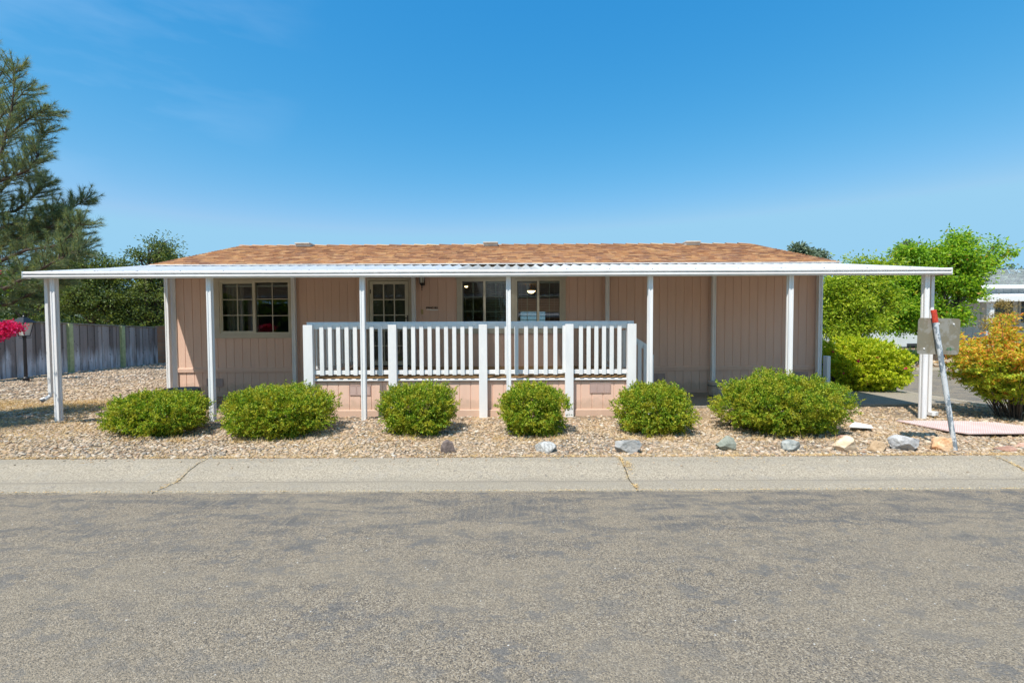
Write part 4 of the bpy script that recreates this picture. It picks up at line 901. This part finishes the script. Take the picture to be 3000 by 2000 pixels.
# big pine at the left edge
def pine():
    D = 18.0; base = (X(-230, D), D, 0); root = thing('pine_tree', base, 'tall grey-green pine whose boughs fill the upper left of the view', 'tree')
    bk = MB(); bk.tube([base, (base[0]+.2, D, 5), (base[0]+.1, D, 10), (base[0]-.1, D, 13.5)], [.38, .3, .2, .06], 10, False)
    limbs = [[(-230, 700), (-60, 600), (40, 430), (72, 300), (84, 175)], [(-230, 740), (-60, 640), (60, 510), (120, 430), (165, 360)], [(-230, 560), (-80, 430), (10, 300), (40, 190)],
             [(-230, 800), (0, 690), (120, 655), (200, 610), (262, 568)], [(-230, 860), (-40, 770), (90, 715), (190, 700), (250, 640)], [(-230, 900), (-20, 850), (100, 790), (190, 740), (245, 715)], [(-230, 620), (-60, 530), (50, 500), (120, 475), (150, 430)],
             [(-230, 700), (-50, 620), (60, 600), (110, 560), (140, 520)], [(-230, 780), (-30, 700), (70, 680), (150, 650), (215, 625)], [(-230, 880), (-20, 810), (80, 770), (160, 745), (225, 690)], [(-230, 760), (-60, 690), (40, 640), (100, 630), (170, 600)], [(-230, 480), (-120, 330), (-40, 190), (-5, 90)], [(-230, 930), (-60, 890), (50, 870), (130, 830), (190, 800)], [(-230, 640), (-80, 480), (20, 340), (110, 240)],
             [(-230, 560), (-60, 470), (30, 400), (110, 330), (160, 300)], [(-230, 820), (-40, 720), (60, 690), (140, 680), (215, 660)]]
    pos = []; ax = []; gold = []
    for li, L in enumerate(limbs):
        dd = D + random.uniform(-1.2, 1.2)
        low_ = L[-1][1] > 500; L = [L[0]]+[(a-(14 if low_ else 38), b_+(18 if low_ else 26)) for a, b_ in L[1:]]
        pts = [Vector(base)+Vector((0, 0, P(*L[0], D).z))] + [P(a, b_, D+(dd-D)*min(1, i/2)) for i, (a, b_) in enumerate(L) if i > 0]
        # resample
        cv = []; 
        for i in range(len(pts)-1):
            for k in range(8): cv.append(pts[i].lerp(pts[i+1], k/8))
        cv.append(pts[-1]); n = len(cv); bk.tube(cv, [max(.012, .09*(1-i/n)**.8) for i in range(n)], 6, False)
        for i in range(6, n):
            fr = i/n; d0 = (cv[min(i+1, n-1)]-cv[i-1]).normalized()
            for k in range(3 if fr < .9 else 5):
                side = Vector(rng.normal(0, 1, 3)); side = (side-d0*side.dot(d0)).normalized(); td = (d0*.75+side*.85+Vector((0, 0, .25))).normalized()
                tl = random.uniform(.4, .95)*(1.35-.55*fr); q = cv[i].lerp(cv[min(i+1, n-1)], random.random()); e = q+td*tl; mdp = q.lerp(e, .5)-Vector((0, 0, .04))
                bk.tube([q, mdp, e], [.014, .010, .006], 4, False)
                m_ = int(9*tl)+3
                for j in range(m_):
                    t_ = .25+.75*j/m_; c_ = q.lerp(mdp, t_*2) if t_ < .5 else mdp.lerp(e, t_*2-1); nn = (8 if not low_ else 11) if j < m_-1 else 26
                    dirs = np.array(td)*1.0+rng.normal(0, .55, (nn, 3)); pos.append(np.tile(np.array(c_), (nn, 1))); ax.append(dirs)
    pos = np.concatenate(pos); ax = np.concatenate(ax); V_, F_ = blade_fan(pos, ax, rng.uniform(.16, .30, len(pos)), .011)
    np_mesh('needles', V_, F_, 'needle', root); bk.build('trunk', 'pbark', root, smooth=True); print('pine needles', len(pos))
pine()
# crape myrtle standing just out of view on the left; its flower heads reach in
def myrtle():
    D = 7.4; b = (-10.1, D, 0); root = thing('crape_myrtle', b, 'small tree with bright magenta flower heads reaching in at the left edge', 'tree')
    tk = MB(); parts = []; fl = []
    heads = []
    for i in range(30):
        a = rng.uniform(0, 6.28); rr = rng.uniform(.5, 1.35); heads.append((b[0]-.25+rr*.85*math.cos(a), D+rr*math.sin(a), rng.uniform(1.7, 3.0)))
    heads += [tuple(P(*q, D)) for q in ((6, 955), (24, 950), (44, 960), (4, 985), (24, 976), (54, 962), (14, 966), (-20, 960), (-30, 990))]
    for i, h in enumerate(heads):
        h = Vector(h); s0 = Vector((b[0]+rng.normal(0, .08), D+rng.normal(0, .08), 0)); mid = s0.lerp(h, .55)+Vector((0, 0, .35)); tk.tube([s0, mid, h], [.03, .018, .006], 5, False)
        n = 190 if i >= 30 else 130; rad = .040 if i >= 30 else .12
        p = np.array(h)+rng.normal(0, 1, (n, 3))*rad*np.array([1, 1, .75]); fl.append(leaves(p, p-np.array(h)+rng.normal(0, .03, p.shape), rng.uniform(.02, .04, n), .028))
        if i < 30: n = 520; c_ = np.array(mid.lerp(h, .7)); p = c_+rng.normal(0, .24, (n, 3)); parts.append(leaves(p, rdir(n), .08, .05))
    np_mesh('flowers', *cat(fl), 'mag', root); np_mesh('crown', *cat(parts), 'myrt', root); tk.build('trunk', 'bark', root)
myrtle()
# right-hand trees
b = (X(2505, 17.5), 17.5, -.1)
tree('yellow_green_tree', b, [(0, 0, 0), (.05, 0, .8), (.1, 0, 1.3)], crown_px(17.5, [(2450, 830, 50, 30), (2530, 840, 50, 30), (2480, 890, 60, 30), (2590, 790, 40, 20), (2420, 920, 40, 40), (2520, 945, 55, 25), (2545, 778, 30, 10), (2500, 775, 20, 12), (2600, 880, 40, 30), (2450, 965, 50, 18), (2570, 930, 30, 20), (2480, 990, 40, 12), (2420, 870, 30, 40)], b), 480, 46, .12, 'elm', 'yellow-green small tree beyond the right corner of the home', tr=.09, blobr=.34, flat=.8, droop=.05)
b = (X(2740, 19.5), 19.5, .1)
tree('pistache_tree', b, [(0, 0, 0), (.05, 0, .9), (0, 0, 1.5)], crown_px(19.5, [(2665, 745, 38, 26), (2720, 750, 40, 26), (2800, 715, 32, 28), (2785, 755, 55, 30), (2850, 785, 40, 25), (2690, 810, 70, 30), (2620, 830, 40, 30), (2790, 830, 60, 30), (2700, 880, 70, 30), (2830, 850, 40, 30), (2780, 925, 60, 22), (2650, 940, 40, 18), (2912, 722, 14, 20), (2895, 762, 22, 12), (2945, 738, 14, 5), (2640, 900, 60, 40), (2610, 950, 30, 20), (2720, 960, 40, 14)], b), 780, 46, .15, 'pist', 'large green leafy tree behind the right end of the carport', tr=.13, blobr=.36, flat=.8, droop=.12, shell=.45)
for px, py, D, lab in ((2335, 735, 60, 'grey-green pine top showing over the right slope of the brown roof'), (2392, 750, 70, 'tiny distant treetop right of the pine above the brown roof'), (2650, 735, 62, 'dark distant pine peeking out left of the large green tree')):
    b = (X(px, D), D, 0); zt = Z(py-22, D, px); tree('distant_pine', b, [(0, 0, 0), (0, 0, zt*.6), (0, 0, zt-.5)], [((-.5, 0, zt-1.1), (.7, .7, .8)), ((.6, 0, zt-1.3), (.7, .7, .8)), ((0, 0, zt-2.6), (1.5, 1.4, 1.2)), ((0, 0, zt-.5), (.4, .4, .5))], 60, 40, .5, 'farpine', lab, group='distant pines over the rooftops', tr=.25, blobr=.55)
# wooded hill far right
V = []; FQ = []
hx = np.linspace(60, 330, 46)
for j, yy in enumerate((120, 150, 185, 230)):
    for i, xx in enumerate(hx): V.append((xx, yy, -.3+[0, 9, 17, 22][j]*(.35+.65*math.exp(-((xx-230)/90)**2))*(1+.1*mnoise.noise(Vector((xx*.05, yy*.05, 0))))))
for j in range(3):
    for i in range(45): a = j*46+i; FQ.append((a, a+1, a+47, a+46))
tag(np_mesh('hill', V, FQ, 'hill', smooth=True), kind='structure')
n = 900; ux = rng.uniform(70, 320, n); uy = rng.uniform(122, 225, n); uz = np.interp(uy, [120, 150, 185, 230], [0, 9, 17, 22])*(.35+.65*np.exp(-((ux-230)/90)**2))
cl = np.stack([ux, uy, uz+3], 1); pos = (cl[:, None, :]+rng.normal(0, 1, (n, 34, 3))*np.array([1.5, 1.5, 2.6])).reshape(-1, 3)
V_, F_ = leaves(pos, rdir(len(pos)), 1.5, 1.0); tag(np_mesh('hill_forest', V_, F_, 'farpine'), 'dark wooded hillside far off at the right edge', 'forest', kind='stuff')
# nandina at the right edge
def nandina():
    D = 8.15; cx_ = X(2945, D, 1200)+.2; root = thing('heavenly_bamboo', (cx_, D, 0), 'tall orange and yellow-green nandina shrub right of the leaning sign', 'shrub')
    st = MB(); pr = []; pg = []
    for i in range(88):
        a = rng.uniform(0, 6.28); r0 = rng.uniform(0, .30); b0 = Vector((cx_+r0*math.cos(a), D+r0*math.sin(a), -.02)); sp = rng.uniform(.15, 1.0); h = rng.uniform(.8, 1.82)*(1.10-.34*sp)
        tip = Vector((cx_+(r0+sp*1.02)*math.cos(a), D+(r0+sp*.9)*math.sin(a), h+.15)); mid = b0.lerp(tip, .5)+Vector((0, 0, .12)); st.tube([b0, mid, tip], [.009, .007, .003], 5, False)
        for k in range(8):
            c_ = mid.lerp(tip, -.45+.20*k+random.uniform(-.05, .05)); n = 58; z = c_.z
            cc = np.array(c_)+rng.normal(0, .04, 3); dr = rdir(7)*np.array([1, 1, .35]); pos = []; ax = []
            for d_ in dr:
                t_ = rng.uniform(.1, 1, (12, 1)); p = cc+d_*.20*t_; pos.append(p); ax.append(d_+rng.normal(0, .6, (12, 3))+np.array([0, 0, -.15]))
            V_ = leaves(np.concatenate(pos), np.concatenate(ax), rng.uniform(.045, .08, 84), .021)
            (pr if z > .98+rng.normal(0, .28) else pg).append(V_)
    np_mesh('foliage', *cat(pr), 'nand', root); np_mesh('foliage', *cat(pg), 'nandg', root); st.build('stem', 'bark', root)
nandina()
# bronze shrub behind it and the strap-leaved clump across the street
D = 15; b = (X(2938, D), D, -.1)
tree('bronze_shrub', b, [(0, 0, 0), (0, 0, .8), (0, 0, 1.6)], crown_px(D, [(2938, 920, 26, 40), (2938, 890, 16, 18), (2945, 960, 40, 40)], b), 60, 60, .06, 'gold', 'bronze-tan shrub top in front of the neighbouring blue-grey home', 'shrub', tr=.03, blobr=.2)
c = P(2655, 1050, 18.9); n = 260; p = np.stack([c.x+rng.normal(0, .22, n), 18.9+rng.normal(0, .2, n), np.full(n, .1)], 1); d = rng.normal(0, .6, (n, 3)); d[:, 2] = 1
V_, F_ = leaves(p, d, rng.uniform(.45, .85, n), .05); tag(np_mesh('strap_leaf_clump', V_, F_, 'grassy'), 'dark green strap-leaved clump on the far gravel bank', 'plant')

# ================================================================== NEIGHBOURING HOMES
nh = thing('neighbour_house', (26, 25, .5), 'pale blue-grey home with light grey roof across the side street', 'house')
DN = 24.5; a0, a1 = X(2700, DN), 42.0
m = MB(); siding(m, a0, a1, .35, 3.7, DN, pitch=.4, w=.03, d=.02); quad(m, (a0, DN, .35), (a0, DN+8, .35), (a0, DN+8, 3.7), (a0, DN, 3.7)); m.build('wall', 'nwall', nh)
rn = MB(); z_e = Z(836, DN-.5, 2950); x0n = X(2835, DN-.5)
zr_ = z_e+1.35
for j in range(16):
    x = x0n; ya, yb_ = DN-.5+j*.27, DN-.5+(j+1)*.27+.02; za, zb2 = z_e+(zr_-z_e)*j/16, z_e+(zr_-z_e)*(j+1)/16
    while x < 42: w_ = random.uniform(.3, .7); rn.add([(x, ya, za+.03), (x+w_, ya, za+.03), (x+w_, yb_, zb2), (x, yb_, zb2)], [(0, 1, 2, 3)]); x += w_
rn.build('roof', 'nroof', nh)
MB().box(x0n, 42, DN-.56, DN-.5, z_e-.16, z_e+.02).build('fascia', 'alu', nh)
q0 = P(2857, 878, 21.5); q1 = P(3060, 864, 21.5)
aw = MB().add([(q0.x, 21.5, q0.z+.13), (42, 21.5, q0.z+.35), (42, 21.5, q0.z+.12), (q0.x, 21.5, q0.z-.1), (q0.x, 24.4, q0.z+.45), (42, 24.4, q0.z+.6), (q0.x, 24.4, q0.z+.3), (42, 24.4, q0.z+.4)], [(0, 3, 2, 1), (0, 1, 5, 4), (3, 6, 7, 2), (0, 4, 6, 3)])
aw.build('awning', 'alu', nh)
for px in (2906, 3080): x = X(px, 21.7); bx('awning_post', 'alu', nh, x-.09, x+.09, 21.7, 21.88, .3, q0.z-.05)
for xa_, xb_, py0, py1 in ((2915, 2962, 868, 945), (2990, 3040, 868, 945)):
    a = P(xa_, py0, DN); c = P(xb_, py1, DN); wn_ = bx('window', 'nwall', nh, a.x-.1, c.x+.1, DN-.05, DN-.022, c.z-.1, a.z+.1); bx('pane', 'dark', wn_, a.x, c.x, DN-.07, DN-.051, c.z, a.z)
sh = thing('white_shed', (X(2620, 23.6), 23.6, .4), 'low pale metal shed beneath the large green tree', 'shed')
a = P(2549, 934, 23.2); c = P(2700, 1034, 23.2)
m = MB(); xm_ = X(2628, 23.2); siding(m, a.x, xm_, Z(1016, 23.2, 2600), a.z, 23.2, .15, w=.015); quad(m, (a.x, 23.2, .3), (a.x, 26, .3), (a.x, 26, a.z), (a.x, 23.2, a.z)); m.box(xm_, xm_+.08, 23.15, 23.25, c.z, a.z)
m.box(xm_+.08, c.x+1, 23.35, 23.4, Z(1030, 23.4, 2660), a.z); m.build('wall', 'nwall', sh); MB().box(a.x-.1, c.x+1, 23.0, 26.2, a.z, a.z+.08).build('roof', 'alu', sh); MB().box(a.x, c.x+1, 23.3, 23.33, .35, Z(1016, 23.2, 2600)).build('plinth', 'dark', sh)
bx('vent', 'dark', sh, X(2660, 23.3), X(2690, 23.3), 23.30, 23.345, Z(1025, 23.3, 2670), Z(1006, 23.3, 2670))
ph = thing('peach_house', (X(2450, 38), 38, 0), 'peach stucco house glimpsed through the yellow-green tree', 'house')
a, c = X(2380, 38), X(2560, 38); bx('wall', 'pinkh', ph, a, c, 38, 46, -.2, 3.6); bx('garden_wall', 'nwall', ph, a, c+1, 35, 35.2, -.2, .9)
MB().prism([(37.5, 3.6), (42, 5.2), (46.5, 3.6)], a-.4, c+.4).build('roof', 'shingle', ph); bx('window', 'dark', ph, a+1.2, a+2.6, 37.95, 37.99, 1.2, 2.4)

# ================================================================== ROCKS
def rock(px0, px1, py0, py1, mat, label, seed, name='landscape_rock', sq=1.0):
    bcx = (px0+px1)/2; g = G(bcx, py1-2, 0); s = g.y/F; w_ = (px1-px0)*s/2; h = (py1-py0)*s; D = g.y+w_*.55
    bm = bpy.data.meshes.new(name); import bmesh
    b = bmesh.new(); bmesh.ops.create_icosphere(b, subdivisions=4, radius=1); rr = random.Random(seed)
    planes = [(Vector((rr.gauss(0, 1), rr.gauss(0, 1), rr.gauss(0, .8))).normalized(), rr.uniform(.5, .86)) for _ in range(17)]
    for v in b.verts:
        for nn, dd in planes:
            t = v.co.dot(nn)
            if t > dd: v.co -= nn*(t-dd)
        v.co *= 1+.07*mnoise.noise(v.co*3+Vector((seed, 0, 0)))+.05*mnoise.noise(v.co*8+Vector((seed, 3, 0)))+.025*mnoise.noise(v.co*19+Vector((seed, 3, 0)))
    xs_ = [v.co.x for v in b.verts]; zs = [v.co.z for v in b.verts]; sx = 2*w_/(max(xs_)-min(xs_)); sz_ = h*1.12/(max(zs)-min(zs)); ox = (max(xs_)+min(xs_))/2
    for v in b.verts: v.co = Vector(((v.co.x-ox)*sx, v.co.y*w_*.75*sq, (v.co.z-min(zs))*sz_-.045))
    b.to_mesh(bm); b.free(); bm.materials.append(MS[mat]); o = bpy.data.objects.new(name, bm); COL.objects.link(o); c = P(bcx, (py0+py1)/2, D); o.location = (c.x, D, yard_h(c.x, D))
    tag(o, label, 'rock', 'loose rocks set along the back of the gutter')
for nme, a, b_, s in (('r_dark', (.13, .10, .09), (.24, .19, .17), 8), ('r_gran', (.20, .20, .19), (.66, .65, .62), 34), ('r_grey', (.22, .23, .23), (.43, .42, .40), 9), ('r_green', (.16, .18, .14), (.36, .37, .30), 7), ('r_blue', (.18, .20, .19), (.48, .48, .44), 12), ('r_tan', (.62, .42, .26), (.82, .70, .52), 5),
                      ('r_brown', (.34, .22, .12), (.58, .42, .26), 7), ('r_lgrey', (.34, .34, .35), (.56, .55, .54), 9), ('r_orange', (.60, .26, .10), (.86, .66, .42), 4), ('r_red', (.30, .15, .10), (.50, .30, .22), 8), ('r_pink', (.50, .30, .22), (.66, .44, .34), 8)):
    MS[nme] = M_rock(nme, a, b_, s)
rock(1290, 1336, 1287, 1331, 'r_dark', 'dark brown angular rock behind the gutter, leftmost of the row', 1)
rock(1566, 1632, 1293, 1329, 'r_gran', 'speckled white granite rock behind the gutter', 2)
rock(1797, 1879, 1288, 1332, 'r_grey', 'broad blocky grey rock behind the gutter joint', 3)
rock(2095, 2156, 1278, 1324, 'r_green', 'greenish grey angular rock in front of the widest shrub', 4)
rock(2285, 2348, 1289, 1325, 'r_blue', 'mottled blue-grey low rock below the right part of the widest shrub', 5)
rock(2442, 2512, 1280, 1329, 'r_tan', 'cream tan rock right of the widest shrub', 6)
rock(2457, 2490, 1272, 1290, 'r_pink', 'small pinkish rock touching the back of the cream tan rock', 16)
rock(2534, 2595, 1291, 1325, 'r_brown', 'low brown rock between the cream and the pale grey rocks', 7)
rock(2610, 2686, 1276, 1324, 'r_lgrey', 'large pale grey faceted rock left of the sign pole', 8)
rock(2718, 2803, 1282, 1325, 'r_orange', 'orange and cream rock at the foot of the leaning sign pole', 9)
rock(2911, 2966, 1302, 1324, 'r_red', 'flat reddish brown rock under the pink mesh mat', 10)
rock(2972, 3016, 1292, 1312, 'r_pink', 'reddish rock cut by the right edge of the view', 11)
rock(1430, 1452, 1322, 1334, 'r_brown', 'tiny brown stone by the gutter between the dark and granite rocks', 12)

# ================================================================== SIGN, MAT, PLANTERS
g = G(2800, 1320); tp = P(2735, 908, g.y+.03)
sg = thing('leaning_sign', g, 'leaning flaked metal signpost with a tan blank sign back', 'sign')
gp_ = Vector((g.x, g.y, -.05)); dirv = (tp-gp_); cut = gp_+dirv*.915
MB().tube([gp_, cut], .030, 14).build('pole', 'pole', sg, smooth=False)
MB().tube([cut, tp], .0315, 14).build('pole_top', 'red', sg)
pc = P(2750, 985, g.y+.07); u = Vector((1, .04, -.025)).normalized(); vv = dirv.normalized(); vv = Vector((.03, 0, 1)).normalized(); hw, hh, rc = .297, .245, .04
out = []
for (sx, sy) in ((1, 1), (-1, 1), (-1, -1), (1, -1)):
    for k in range(5):
        a = {(1, 1): 0, (-1, 1): 90, (-1, -1): 180, (1, -1): 270}[(sx, sy)]+k*22.5; out.append((sx*(hw-rc)+rc*math.cos(R(a)), sy*(hh-rc)+rc*math.sin(R(a))))
nrm = u.cross(vv).normalized(); n = len(out)
MB().add([pc+u*a+vv*b for a, b in out]+[pc+u*a+vv*b+nrm*(-.003) for a, b in out], [tuple(range(n)), tuple(range(n, 2*n))[::-1]]+[(i, (i+1) % n, n+(i+1) % n, n+i) for i in range(n)]).build('sign_plate', 'signb', sg)
bt = MB()
for a, b in ((.20, .17), (-.20, -.17), (-.01, .17), (-.01, -.17)): c = pc+u*a+vv*b; bt.tube([c+Vector((0, -.008, 0)), c+Vector((0, .01, 0))], .011, 8)
bt.build('bolt', 'paper', sg)
lb = MB()
for a, b, w_, h_ in ((.15, -.155, .05, .006), (.175, -.17, .004, .05), (.16, -.178, .09, .004), (.2, -.165, .05, .004), (.13, -.168, .03, .004)):
    c = pc+u*a+vv*b; lb.box(c.x-w_/2, c.x+w_/2, c.y-.006, c.y-.004, c.z-h_/2, c.z+h_/2)
lb.build('printed_mark', 'green', sg)
mt = [G(*q) for q in ((2625, 1241), (2821, 1243), (2917, 1247), (3000, 1258), (3060, 1270), (3060, 1284), (3000, 1279), (2837, 1280), (2773, 1271), (2703, 1257))]
import bmesh
vs = [(p.x, p.y, .062) for p in mt]+[(p.x, p.y, .045) for p in mt]; n = len(mt)
o = MB().add(vs, [tuple(range(n)), tuple(range(n, 2*n))[::-1]]+[(i, (i+1) % n, n+(i+1) % n, n+i) for i in range(n)]).build('mesh_mat', 'mesh'); tag(o, 'faded pink mesh mat lying on the gravel behind the sign pole', 'mat')
q = [G(*p) for p in ((2486, 1262), (2502, 1248), (2552, 1258), (2558, 1266))]
o = MB().add([(p.x, p.y, .06) for p in q]+[(p.x, p.y, .075) for p in q], [(0, 1, 2, 3), (7, 6, 5, 4), (0, 1, 5, 4), (1, 2, 6, 5), (2, 3, 7, 6), (3, 0, 4, 7)]).build('board_scrap', 'paper'); tag(o, 'small white board lying on the gravel behind the cream tan rock', 'board')
def tub(name, x, D, r0, r1, h, mat, label, cat_):
    root = thing(name, (x, D, 0), label, cat_)
    o = MB().lathe((x, D, 0), [(.001, .0), (r0, .0), ((r0+r1)/2+.012, h*.5), (r1, h), (r1-.03, h), (r1-.035, h-.06), (.001, h-.061)], 20).build('tub', mat, root, smooth=False)
    MB().lathe((x, D, 0), [(r0+.006+(r1-r0)*.2, h*.18), (r0+.014+(r1-r0)*.25, h*.18), (r0+.014+(r1-r0)*.3, h*.26), (r0+.008+(r1-r0)*.3, h*.26)], 20).lathe((x, D, 0), [(r1+.0, h*.76), (r1+.008, h*.76), (r1+.009, h*.84), (r1+.001, h*.84)], 20).build('hoop', 'galv', root)
    MB().lathe((x, D, h-.07), [(.001, .03), (r1*.5, .02), (r1-.033, .0)], 14).build('soil', 'potsoil', root)
tub('barrel_planter', X(2096, 10.6), 10.45, .16, .215, .42, 'barrel', 'weathered wooden half-barrel planter left of the widest shrub', 'planter')
tub('garden_tub', X(530, 9.75, 1145), 9.75, .28, .36, .40, 'galv', 'dark rimmed tub hidden behind the leftmost shrub', 'planter')

# ================================================================== STRAW
sp = []
for (x0, x1, yy) in ((X(330, 7.0), X(600, 7.0), 6.85), (X(680, 7), X(960, 7), 6.75), (X(1110, 7), X(1340, 7), 6.8), (X(1460, 7), X(1670, 7), 6.8), (X(1800, 7), X(2030, 7), 6.8), (X(2100, 7), X(2490, 7), 6.75)):
    for k in range(12): sp.append((random.uniform(x0, x1), yy+random.uniform(-.1, .05), .05, .05, 26, .10, 1.2))
for k in range(150): sp.append((random.uniform(-7.5, 7.5), Yb+.05, .12, .03, 26, .05, .5))
for k in range(480): sp.append((random.uniform(-7.8, 9), random.uniform(Yb, 8.1), .14, .10, 22, .06, .4))
for k in range(420): sp.append((random.uniform(-13, -6.5), random.uniform(7.0, 10.5), .25, .2, 36, .08, .5))
for k in range(330): sp.append((random.uniform(-15, -8.2), random.gauss(9.9, .32), .3, .12, 60, .09, .6))
for k in range(60): sp.append((random.uniform(5.5, 10), random.uniform(7.5, 9.5), .15, .12, 26, .08, .7))
for k in range(18): sp.append((1.37+random.gauss(0, .012), Yb-random.uniform(0, .85), .01, .03, 12, .04, .4)); sp.append((-3.93+random.gauss(0, .012), Yb-random.uniform(0, .85), .01, .03, 7, .035, .3)); sp.append((6.15, Yb-random.uniform(0, .6), .01, .03, 9, .035, .3))
for k in range(5): sp.append((1.42, Yb-.3, .03, .06, 20, .05, .5))
for k in range(260): sp.append((random.uniform(-7, 7), Yr-.005, .1, .006, 7, .02, .25))
straw_patch(sp, 'dry_grass', 'dry straw and dead grass scattered through the gravel and gutter joints')

# ================================================================== ACROSS THE STREET (seen reflected in the panes)
hr = thing('street_hedge', (-19, -10, -.1), 'tall flowering hedge across the street, seen reflected in the left window', 'hedge')
p, o = blob((-19, -10.5, 1.8), (6.5, 1.3, 2.7), 1300, .2, 3); np_mesh('foliage', *shoots(p, o, 14, .25, .2, .13), 'elm', hr)
p, o = blob((-19, -10.4, 2.1), (6.6, 1.4, 2.8), 420, .2, 3); ok = (p[:, 2] > 3.4) & (rng.uniform(0, 1, len(p)) < .4); np_mesh('blossom', *shoots(p[ok], o[ok], 30, .25, .12, .1), 'mag', hr)
MB().box(-24, -14, -11, -10, -.3, 3.4).build('stem', 'inner', hr)
for xx, lab in ((-9, 'dense green tree across the street, mirrored in the storm door'), (-3.5, 'dense green tree across the street, mirrored in the middle window')):
    b = (xx, -13, -.1); tree('street_tree', b, [(0, 0, 0), (0, 0, 1.0), (0, 0, 1.6)], [((0, 0, 3.6), (2.6, 1.8, 2.2)), ((-1.5, 0, 2.4), (1.6, 1.6, 1.3)), ((1.6, 0, 2.4), (1.6, 1.6, 1.3))], 220, 40, .26, 'oak', lab, tr=.15, blobr=.8)
oh = thing('opposite_house', (9, -17, 0), 'brown-roofed home with white awning across the street, mirrored in the right window', 'house')
bx('wall', 'siding', oh, .5, 18, -24, -18, -.2, 3); MB().prism([(-24.5, 3), (-21, 4.6), (-17.5, 3)], 0, 18.5).build('roof', 'shingle', oh)
MB().prism([(-18, 2.95), (-14.5, 2.6), (-14.5, 2.45), (-18, 2.8)], 0, 18.5).build('awning', 'alu', oh)
for k in range(9): bx('post', 'alu', oh, .2+2.2*k, .3+2.2*k, -14.7, -14.6, -.1, 2.5)
print('done')
